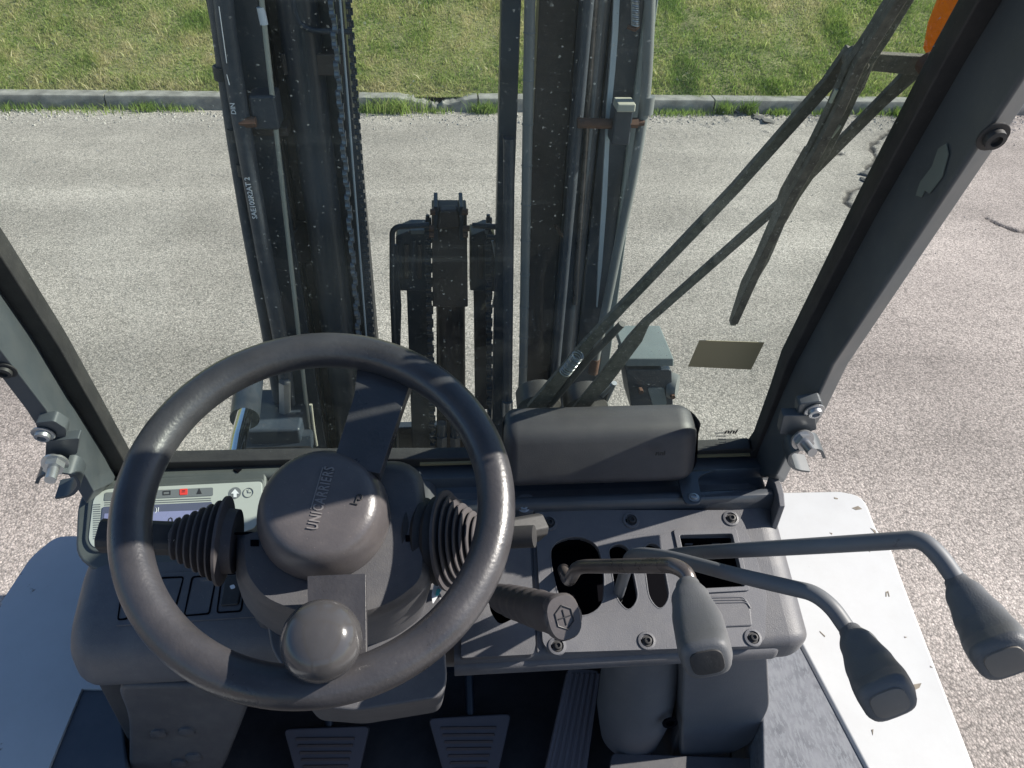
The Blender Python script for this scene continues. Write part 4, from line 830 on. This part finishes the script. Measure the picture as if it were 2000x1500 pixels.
# spinner knob
KC = WP.at(633, 1262, .018)
lathe('spinner_knob', [(.015, -.018), (.016, .0), (.028, .004), (.033, .011), (.035, .021), (.0337, .031), (.028, .0405), (.019, .046), (.0095, .0485), (0, .049)], KC, NW, 'knob', wheel, n=64, ang=60)

# ---- parking brake handle
ha = pd(965, 1165, .97); hb = pd(1100, 1205, .80)
d_ = (hb-ha).normalized(); s_ = d_.cross(Vector((0, -.4, .9))).normalized(); u2 = s_.cross(d_)
hd = tube('park_brake_lever', [ha-d_*.05, ha+d_*.05], .008, 'chrome', FL, label='parking brake lever with ribbed black grip')
def sec(c, a, b, w, h, e=2.6, n=28):
    out = []
    for k in range(n):
        t = k*2*pi/n; x, y = cos(t), sin(t); out.append(c+a*w*math.copysign(abs(x)**(2/e), x)+b*h*math.copysign(abs(y)**(2/e), y))
    return out
Lh = (hb-ha).length; rings = []
for k in range(31):
    t = k/30; w = .0165+.004*t+(.0012 if k % 4 < 2 and .15 < t < .8 else 0)
    rings.append(sec(ha+(hb-ha)*(.12+.88*t), s_, u2, w, w*1.1, 2.3))
rings.append(sec(hb+d_*.003, s_, u2, .0185, .0205, 2.3))
gp = link('brake_grip', loft_me(rings), 'boot', hd, ang=60)
ax2 = (EYE-hb).normalized()*.35+d_; ax2.normalize()
capc = hb-d_*.008; s3 = ax2.cross(Vector((0, 0, 1))).normalized(); u3 = s3.cross(ax2)
cap = link('release_button', loft_me([sec(capc, s3, u3, .019, .023), sec(capc+ax2*.010, s3, u3, .0195, .024), sec(capc+ax2*.014, s3, u3, .0175, .022)]), 'hub', hd, ang=45)
cc = capc+ax2*.0145; hexp = [cc+s3*.0105*sin(k*pi/3)+u3*.0125*cos(k*pi/3) for k in range(7)]
tube('hex_emblem', hexp, .0009, 'printd', hd, n=6); tube('hex_emblem', [cc-u3*.008, cc+u3*.008], .0007, 'printd', hd, n=6); tube('hex_emblem', [cc-s3*.007, cc+s3*.007], .0007, 'printd', hd, n=6)
tube('brake_catch', [pd(970, 1148, .965), pd(985, 1150, .955), pd(1010, 1162, .94)], .004, 'cream', hd, rad=.01)
# ---- hydraulic levers
def lever(path, rr, grip, mrod, lab, capm='gripsm'):
    P = fillet([pd(*p) for p in path], .035, 8)
    lv = tube('hydraulic_lever', P, rr, mrod, FL, n=20, label=lab)
    G = [(pd(x, y, t), w) for x, y, t, w in grip]; rings = []
    n = len(G)
    # resample smoothly
    pts = [g[0] for g in G]; ws = [g[1] for g in G]
    for k in range(0, 25):
        u = k/24*(n-1); i = min(int(u), n-2); q = u-i; q2 = q
        c = pts[i].lerp(pts[i+1], q2); w = ws[i]+(ws[i+1]-ws[i])*(q*q*(3-2*q))
        d = (pts[-1]-pts[0]).normalized(); vw = (pts[n//2]-EYE).normalized(); a = d.cross(vw).normalized(); b = a.cross(d).normalized()
        e = 2+min(1, u/(n-1)*1.2)*1.6
        rings.append(sec(c, a, b, w, w*.86, e))
    d = (pts[-1]-pts[0]).normalized(); vw = (pts[n//2]-EYE).normalized(); a = d.cross(vw).normalized(); b = a.cross(d).normalized()
    rings.append(sec(pts[-1]+d*.004, a, b, ws[-1]*.93, ws[-1]*.8, 3.4)); rings.append(sec(pts[-1]+d*.006, a, b, ws[-1]*.8, ws[-1]*.68, 3.2))
    g = link('lever_grip', loft_me(rings), 'grip', lv, ang=60)
    link('grip_cap', loft_me([sec(pts[-1]+d*.0058, a, b, ws[-1]*.68, ws[-1]*.56, 3.4), sec(pts[-1]+d*.0075, a, b, ws[-1]*.66, ws[-1]*.54, 3.4), sec(pts[-1]+d*.008, a, b, ws[-1]*.5, ws[-1]*.4, 3.4)]), capm, lv, ang=60)
    return lv
lever([(1288, 1100, 1.04), (1305, 1085, .93), (1350, 1080, .86), (1560, 1068, .73), (1800, 1053, .655), (1835, 1085, .645), (1880, 1150, .635)], .0078,
      [(1868, 1135, .637, .0095), (1890, 1170, .622, .0155), (1925, 1225, .598, .0200), (1948, 1262, .575, .0222), (1958, 1280, .555, .0205)], 'rod', 'longest hydraulic lever, reaching over the right fender')
lever([(1205, 1170, 1.08), (1232, 1080, .90), (1300, 1086, .85), (1440, 1124, .76), (1590, 1158, .70), (1625, 1185, .69), (1670, 1250, .68)], .0076,
      [(1660, 1232, .68, .0095), (1680, 1265, .664, .016), (1706, 1313, .638, .0205), (1726, 1347, .613, .0222), (1732, 1362, .593, .0205)], 'rod', 'middle hydraulic lever bent down at its end')
lever([(1100, 1112, 1.06), (1110, 1138, 1.0), (1128, 1106, .90), (1180, 1106, .86), (1315, 1104, .77), (1342, 1118, .76), (1352, 1165, .75)], .0080,
      [(1343, 1142, .752, .0115), (1350, 1175, .732, .0185), (1366, 1225, .700, .0230), (1376, 1268, .667, .0230), (1379, 1284, .645, .0205)], 'rodold', 'short hydraulic lever nearest the steering wheel with worn rod', capm='rubber')

# ---- mast
ZB, ZTOP = .35, 3.1
def vbox(name, x0, x1, y0, y1, m, parent=FL, z0=ZB, z1=ZTOP, bevel=.003, **k): return box(name, (x0, x1, y0, y1, z0, z1), m, parent, bevel, **k)
def chan(x0, x1, y0, y1, m, t=.014, side=1, lab=None, z1=ZTOP):
    """C-section rail, open on one side"""
    if side > 0: P = [(x0, y0), (x1, y0), (x1, y0+t), (x0+t, y0+t), (x0+t, y1-t), (x1, y1-t), (x1, y1), (x0, y1)]
    else: P = [(x1, y0), (x1, y1), (x0, y1), (x0, y1-t), (x1-t, y1-t), (x1-t, y0+t), (x0, y0+t), (x0, y0)]
    return link('mast_rail', slab_me([Vector((x, y, ZB)) for x, y in P], Vector((0, 0, z1-ZB))), m, FL, .002, label=lab)
for s in (-1, 1):
    w = 'left' if s < 0 else 'right'
    if s < 0: chan(-.415, -.325, 1.54, 1.72, 'steel', side=1, lab='outer left mast channel'); chan(-.322, -.245, 1.60, 1.74, 'steel2', side=1, lab='inner left mast channel')
    else: chan(.325, .405, 1.56, 1.72, 'steel', side=-1, lab='outer right mast channel'); chan(.245, .322, 1.60, 1.74, 'steel2', side=-1, lab='inner right mast channel')
box('mast_back_plate', (-.41, -.19, 1.725, 1.735, ZB, ZTOP), 'steel', FL, .002); box('mast_back_plate', (.20, .405, 1.725, 1.735, ZB, ZTOP), 'steel', FL, .002)
vbox('mast_rail', -.30, -.175, 1.60, 1.66, 'steel', label='flat plate inside the left mast column')
vbox('mast_rail', -.345, -.325, 1.575, 1.60, 'steel2'); 
vbox('mast_rail', -.192, -.176, 1.56, 1.60, 'steel', label='narrow inner edge rail of the left mast column')
lathe('side_lift_cylinder', [(0, 0), (.038, 0), (.038, 2.7), (0, 2.7)], Vector((-.262, 1.575, ZB)), Vector((0, 0, 1)), 'steel', FL, n=32)
vbox('mast_rail', .115, .152, 1.56, 1.60, 'steel', label='narrow inner edge rail of the right mast column')
vbox('mast_rail', .188, .262, 1.58, 1.62, 'steel2', label='brownish plate inside the right mast column')
lathe('side_lift_cylinder', [(0, 0), (.030, 0), (.030, 2.7), (0, 2.7)], Vector((.292, 1.57, ZB)), Vector((0, 0, 1)), 'steel', FL, n=32)
vbox('mast_rail', .262, .33, 1.60, 1.64, 'steel')
def vline(name, p0, p1, yp, r, m, lab=None, z0=None, z1=None, parent=FL, n=14):
    a, b = YP(yp).at(*p0), YP(yp).at(*p1); d = (a-b)/(a.z-b.z)
    if z1 is None: z1 = ZTOP
    if z0 is None: z0 = ZB
    return tube(name, [b+d*(z0-b.z), b+d*(z1-b.z)], r, m, parent, n=n, label=lab)
# left column dressing
cr_ = vline('guide_rod', (511, 0), (583, 650), 1.50, .0048, 'cream', 'slim cream rod down the left mast column')
a, b = YP(1.50).at(511, 0), YP(1.50).at(583, 650); q0 = YP(1.50).at(509, 14); q1 = YP(1.50).at(516, 48)
tube('white_tape', [q0, q1], .0072, 'print', cr_)
h1 = tube('hydraulic_hose', [YP(1.49).at(428, -260), YP(1.49).at(432, 0), YP(1.49).at(470, 230), YP(1.48).at(498, 390), YP(1.49).at(524, 540), YP(1.49).at(550, 670), YP(1.5).at(572, 860)], .017, 'hose', FL, rad=.1, label='thick printed hose on the left mast column')
def hosetext(s, p0, p1, size, yp, parent, off):
    o = YP(yp).at((p0[0]+p1[0])/2, (p0[1]+p1[1])/2); a = YP(yp).at(*p0)-YP(yp).at(*p1)
    return link('hose_print', text_me(s, size, .0002, o+Vector((0, -off, 0)), a, Vector((-a.z, 0, a.x))*1, bold=.0002), 'print', parent, smooth=False)
hosetext('SAE100R2AT 2', (487, 345), (501, 415), .014, 1.482, h1, .0185); hosetext('DIN', (457, 190), (462, 222), .012, 1.49, h1, .0185)
for (pa, pb) in (((432, 8), (447, 118)), ((447, 140), (452, 160))): tube('hose_print', [YP(1.49).at(*pa)-Vector((0, .0178, 0)), YP(1.49).at(*pb)-Vector((0, .0178, 0))], .0008, 'print', h1, n=6)
tube('hydraulic_hose', [YP(1.50).at(412, -60), YP(1.50).at(420, 0), YP(1.51).at(452, 250), YP(1.51).at(486, 460), YP(1.51).at(524, 660), YP(1.51).at(552, 830)], .013, 'hose', FL, rad=.1, label='outer hose along the left mast column')
for (x, y) in ((462, 262), (480, 330), (436, 142)): P = YP(1.505).at(x, y); lathe('hose_clamp', [(.0165, -.012), (.0175, -.012), (.0175, .012), (.0165, .012)], P, Vector((.04, 0, 1)), 'rubber', FL, n=24)
M['discbrown'] = mat('disc_brown', (.11, .095, .09), .55, var=.3, dust=.2)
lathe('mast_roller', [(0, -.02), (.045, -.02), (.048, -.015), (.048, .015), (.045, .02), (0, .02)], YP(1.60).at(585, 470), Vector((.8, -.6, 0)), 'steel2', FL, n=40)
# side brackets with bolts
o = box('mast_clamp', (-.395, -.30, 1.515, 1.56, 1.555, 1.573), 'steel2', FL, .003, label='rusty clamp bar on the left mast column')
tube('clamp_bolt', [YP(1.48).at(468, 239), YP(1.48).at(500, 238)], .010, 'rust', o, n=6)
P = YP(1.50).at(509, 205); box('clamp_block', (P.x-.02, P.x+.03, 1.49, 1.55, P.z-.045, P.z+.02), 'hose', o, .006)
# leaf chains
def chain(px0, px1, yp, w, pitch, m, lab, z0, z1, parent=FL, facing=0):
    a, b = YP(yp).at(*px0), YP(yp).at(*px1); d = (a-b)/(a.z-b.z)
    base = tube('chain', [b+d*(z0-b.z), b+d*(z1-b.z)], w*.32, 'steel', parent, n=8, label=lab)
    h = pitch*.5
    bm1 = lathe_me([(0, -w/2), (h*.62, -w/2), (h*.62, w/2), (0, w/2)], Vector((0, 0, h*.62)), Vector((1, 0, 0)), 10)
    bm2 = lathe_me([(0, -w/2), (h*.62, -w/2), (h*.62, w/2), (0, w/2)], Vector((0, 0, -h*.62)), Vector((1, 0, 0)), 10)
    lm = join(bm1, bm2, box_me(-w*.42, w*.42, -h*.38, h*.38, -h*.7, h*.7)); lm.materials.append(M[m]); lm.shade_smooth(); lm.set_sharp_from_angle(angle=radians(35))
    z = z0; i = 0
    while z < z1:
        p = b+d*(z-b.z); o = bpy.data.objects.new('chain_link', lm); COL.objects.link(o); o.location = (p.x+(.0015 if i % 2 else -.0015), p.y+(.0014 if i % 2 else -.0014), z); o.parent = base; z += pitch; i += 1
M['chainm'] = mat('chain_oiled', (.2, .22, .25), .3, metal=.7, var=.3, vscale=30)
chain((648, 0), (700, 640), 1.50, .0085, .026, 'chainm', 'thin glinting leaf chain on the left mast column', .75, 2.1)
chain((681, 0), (726, 640), 1.54, .009, .0105, 'steel', 'dark leaf chain at the right edge of the left mast column', .8, 2.0)
vline('mast_edge', (664, 0), (714, 640), 1.515, .0022, 'pale', 'thin light line along the rail edge of the left mast column')  # pale tube imitates the light line on the rail edge
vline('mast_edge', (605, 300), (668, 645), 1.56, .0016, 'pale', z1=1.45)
box('mast_cross_plate', (-.30, -.185, 1.55, 1.60, 1.66, 1.70), 'steel2', FL, .003)
tube('cable', [YP(1.54).at(575, -60), YP(1.54).at(572, 10), YP(1.54).at(585, 48), YP(1.54).at(610, 60), YP(1.54).at(682, 62)], .005, 'hose', FL, rad=.05)
# lower left: ferrule, tilt cylinder
fr = tube('hose_fitting', [YP(1.47).at(556, 745), YP(1.47).at(557, 805)], .0145, 'zinc', FL, n=6, label='silver hose fitting low on the left mast column')
tube('hose_fitting', [YP(1.47).at(557, 805), YP(1.47).at(575, 870), YP(1.47).at(640, 905)], .016, 'hose', FL, rad=.05, label='thick hose curving from the silver fitting')
tube('hose_fitting', [YP(1.47).at(607, 790), YP(1.47).at(612, 835), YP(1.47).at(618, 870)], .004, 'cream', FL, rad=.05)
tube('tilt_cylinder_rod', [YP(1.25).at(478, 810), YP(1.15).at(466, 860), YP(1.0).at(450, 960)], .016, 'chrome', FL, n=32, label='polished tilt cylinder rod')
blk = tube('tilt_cylinder_head', [YP(1.42).at(488, 730), YP(1.27).at(478, 818)], .030, 'steel', FL, n=32)
box('mast_lug', (-.475, -.35, 1.40, 1.56, .78, .90), 'steel', FL, .008); tube('lug_bolt', [Vector((-.50, 1.42, .85)), Vector((-.33, 1.42, .85))], .024, 'steel', FL, n=6)
tube('tilt_cylinder_rod', [Vector((.40, 1.42, .84)), Vector((.40, 1.0, .70))], .016, 'chrome', FL, n=24)
# right column dressing
gp_ = vline('guide_pipe', (1035, 0), (1021, 760), 1.52, .0105, 'hosegrey', 'pale grey pipe down the inner side of the right mast column', z0=.80)
for z in np.arange(.9, 2.2, .085):
    a, b = YP(1.52).at(1035, 0), YP(1.52).at(1021, 760); p = b+(a-b)/(a.z-b.z)*(z-b.z); lathe('pipe_band', [(.0112, -.0015), (.0118, 0), (.0112, .0015)], p, Vector((0, 0, 1)), 'hosegrey', gp_, n=16)
tube('hose_fitting', [YP(1.52).at(1021, 783), YP(1.52).at(1021, 812)], .013, 'zinc', FL, n=12); tube('hose_fitting', [YP(1.52).at(991, 783), YP(1.52).at(991, 812)], .014, 'zinc', FL, n=12); vline('hydraulic_hose', (993, 500), (991, 800), 1.525, .012, 'hose', z0=.7, z1=1.55)
st1 = vline('steel_pipe', (1163, 0), (1146, 250), 1.535, .006, 'rodold', 'thin steel pipe in the right mast column', z0=1.15)
vline('hydraulic_hose', (1150, 0), (1100, 560), 1.52, .010, 'hose', 'slanting hose inside the right mast column', z0=.9)
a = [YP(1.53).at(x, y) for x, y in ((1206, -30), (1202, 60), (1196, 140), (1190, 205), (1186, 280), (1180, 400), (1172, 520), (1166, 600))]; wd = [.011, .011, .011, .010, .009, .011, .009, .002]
link('lit_edge_strip', loft_me([[p-Vector((w_/2, 0, 0)), p+Vector((w_/2, 0, 0)), p+Vector((w_/2, .008, 0)), p+Vector((-w_/2, .008, 0))] for p, w_ in zip(a, wd)]), 'pale', FL, label='pale strip painted as a sunlit edge on the right mast column')  # pale bar put in for the sunlit edge of the inner rail
hr = tube('hydraulic_hose', [YP(1.50).at(x, y) for x, y in ((1272, -200), (1270, 0), (1262, 190), (1240, 330), (1214, 450), (1186, 590), (1162, 705))], .0105, 'hosegrey', FL, rad=.12, label='grey hose curving down the outer edge of the right mast column')
tube('hose_fitting', [YP(1.50).at(1163, 700), YP(1.50).at(1158, 728)], .0125, 'rust', hr, n=12)
tube('hose_clamp', [YP(1.50).at(1266, 188), YP(1.50).at(1262, 222)], .0135, 'hosegrey', hr, n=14)
cb_ = tube('mast_clamp', [YP(1.50).at(1128, 240), YP(1.50).at(1200, 242)], .010, 'rust', FL, label='rusty clamp bar on the right mast column')
P = YP(1.495).at(1213, 245); box('clamp_block', (P.x-.018, P.x+.018, 1.48, 1.53, P.z-.035, P.z+.035), 'steel', cb_, .004); box('clamp_cap', (P.x-.016, P.x+.02, 1.475, 1.52, P.z+.032, P.z+.048), 'cream', cb_, .003)
tube('clamp_bolt', [YP(1.49).at(1222, 240), YP(1.49).at(1246, 240)], .010, 'rust', cb_, n=6); tube('clamp_bolt', [YP(1.49).at(1230, 240), YP(1.49).at(1258, 240)], .0055, 'rust', cb_, n=10)
S0, S1 = YP(1.50).at(1240, -60), YP(1.50).at(1241, 50)
tube('tension_spring', [S0+(S1-S0)*(k/300)+Vector((cos(k*2*pi/12), sin(k*2*pi/12), 0))*.0065 for k in range(301)], .0016, 'zinc', FL, n=6, label='small coil spring on the right mast column')
tube('spring_anchor', [YP(1.50).at(1226, 52), YP(1.50).at(1240, 58), YP(1.50).at(1248, 50)], .004, 'rust', FL)
vbox('mast_rail', .385, .409, 1.55, 1.565, 'greentop', label='outer flange of the right mast column')
tube('mast_hook', [YP(1.55).at(1085, 440), YP(1.55).at(1100, 465), YP(1.55).at(1130, 472)], .004, 'rust', FL, rad=.05)
# cylinder, crosshead and chain wheels in the gap
YC = 1.66
def yb(name, px, yp, th, m, parent, bevel=.002, r=0, **k): return trace(name, px, YP(yp), th, m, parent, bevel=bevel, r=r, vec=Vector((0, th, 0)), **k)
cyl = yb('free_lift_cylinder', [(852, 560), (907, 560), (905, 900), (853, 900)], YC+.02, .05, 'steel2', FL, label='free lift cylinder in the gap between the mast columns')
P = YP(YC+.02).at(880, 560); P2 = YP(YC+.02).at(880, 950); lathe('cylinder_tube', [(0, -.1), (.036, -.1), (.036, 1.1), (0, 1.1)], P, Vector((0, 0, -1)), 'steel2', cyl, n=32)
ch = yb('crosshead', [(843, 415), (912, 415), (914, 600), (845, 600)], YC-.03, .07, 'steel2', FL, bevel=.004, r=3, label='crosshead block on top of the lift cylinder')
yb('crosshead_lug', [(847, 404), (855, 404), (856, 470), (846, 470)], YC-.04, .08, 'steel', ch); yb('crosshead_lug', [(897, 404), (905, 404), (907, 470), (898, 470)], YC-.04, .08, 'steel', ch)
for (x, y, x2) in ((840, 414, 850), (902, 414, 914), (838, 446, 848), (904, 446, 917), (838, 458, 848), (904, 458, 914)): tube('crosshead_bolt', [YP(YC-.05).at(x, y), YP(YC-.05).at(x2, y)], .007, 'rust', ch, n=6)
yb('crosshead_cap', [(858, 412), (893, 410), (900, 445), (852, 450)], YC-.045, .03, 'steel2', ch, bevel=.006)
for (xa, xb, sgn) in ((773, 842, -1), (918, 967, 1)):
    wgl = yb('chain_guard', [(xa, 462), (xa+12, 457), (xa+28, 450), (xb-9, 450), (xb, 462), (xb, 570), (xa, 568)], YC, .06, 'steel', FL, bevel=.004, r=3, label='dark guard over the %s chain wheel' % ('left' if sgn < 0 else 'right'))
    P = YP(YC).at((xa+xb)/2, 500); lathe('chain_wheel', [(0, -.028), (.05, -.028), (.05, .028), (0, .028)], P+Vector((0, .06, 0)), Vector((1, 0, 0)), 'steel2', wgl, n=32)
    for k in range(5): yb('guard_rib', [(xa+4+k*13, 470+(k % 2)*8), (xa+12+k*13, 470+(k % 2)*8), (xa+12+k*13, 545), (xa+4+k*13, 545)], YC-.006, .006, 'steel2' if k % 2 else 'steel', wgl, bevel=.001) if xa+12+k*13 < xb else None
    yb('guard_cap', [(xa+28, 450), (xb-12, 450), (xb-14, 458), (xa+30, 458)], YC-.01, .03, 'hosegrey', wgl)
yb('chain_plate', [(794, 560), (842, 560), (846, 900), (806, 900)], YC+.01, .02, 'steel', FL)
chain((839, 580), (846, 880), YC, .014, .02, 'steel', 'chain hanging left of the lift cylinder', .6, 1.32)
yb('chain_plate', [(925, 560), (955, 560), (956, 800), (928, 800)], YC+.01, .02, 'steel2', FL)
chain((955, 570), (957, 790), YC, .014, .02, 'steel', 'chain hanging right of the lift cylinder', .6, 1.32)
gd = tube('hose_guard', [YP(YC-.03).at(x, y) for x, y in ((838, 439), (775, 443), (766, 452), (766, 560), (771, 700), (776, 900))], .0065, 'steel', FL, rad=.02, label='bent guard rod left of the lift cylinder')
yb('guard_plate', [(764, 480), (776, 480), (784, 600), (780, 760), (768, 760)], YC-.02, .012, 'steel', gd)
tube('hose_guard', [YP(YC-.03).at(x, y) for x, y in ((922, 440), (985, 444))], .0065, 'steel', FL)
tube('hose_guard', [YP(YC-.03).at(x, y) for x, y in ((950, 462), (985, 464))], .005, 'steel', FL)
tube('guard_strap', [YP(YC-.03).at(x, y) for x, y in ((962, 470), (975, 540), (962, 600))], .003, 'zinc', FL)
for x in (863, 889):
    hf = tube('hose_fitting', [YP(YC-.09).at(x, 826), YP(YC-.09).at(x, 850)], .012, 'sheet', FL, n=16); tube('hose_fitting', [YP(YC-.09).at(x, 850), YP(YC-.09).at(x, 868)], .0155, 'sheet', hf, n=6); tube('hydraulic_hose', [YP(YC-.09).at(x, 860), YP(YC-.09).at(x+2, 930)], .012, 'hose', hf)
for z in (.5, 2.62): box('mast_crossmember', (-.40, .40, 1.72, 1.75, z, z+.12), 'steel', FL, .004)
box('carriage_plate', (-.36, .36, 1.80, 1.84, .25, .34), 'steel', FL, .004)
# small work-light bracket right of the mast
bx = trace('bracket_block', [(1222, 722), (1312, 722), (1315, 800), (1235, 810)], YP(1.32), .1, 'steel', FL, r=6, bevel=.006, vec=Vector((0, .10, 0)), label='dark bracket block with grey-green top right of the mast')
zz = YP(1.32).at(1260, 705); trace('block_top', [(1222, 700), (1316, 700), (1316, 716), (1222, 716)], YP(1.31), .12, 'greentop', bx, bevel=.003, vec=Vector((0, .13, 0)))
lathe('block_cap', [(0, 0), (.028, 0), (.03, .006), (.026, .02), (0, .022)], YP(1.34).at(1306, 752), Vector((.8, -.4, .1)), 'hosegrey', bx, n=28)
trace('block_label', [(1265, 758), (1297, 758), (1303, 790), (1275, 792)], YP(1.318), .003, 'greentop', bx, vec=Vector((0, .004, 0)), r=4)
for (x, y) in ((1312, 770), (1250, 760)): tube('block_bolt', [YP(1.315).at(x, y), YP(1.315).at(x, y)+Vector((0, -.012, 0))], .006, 'rust', bx, n=6)
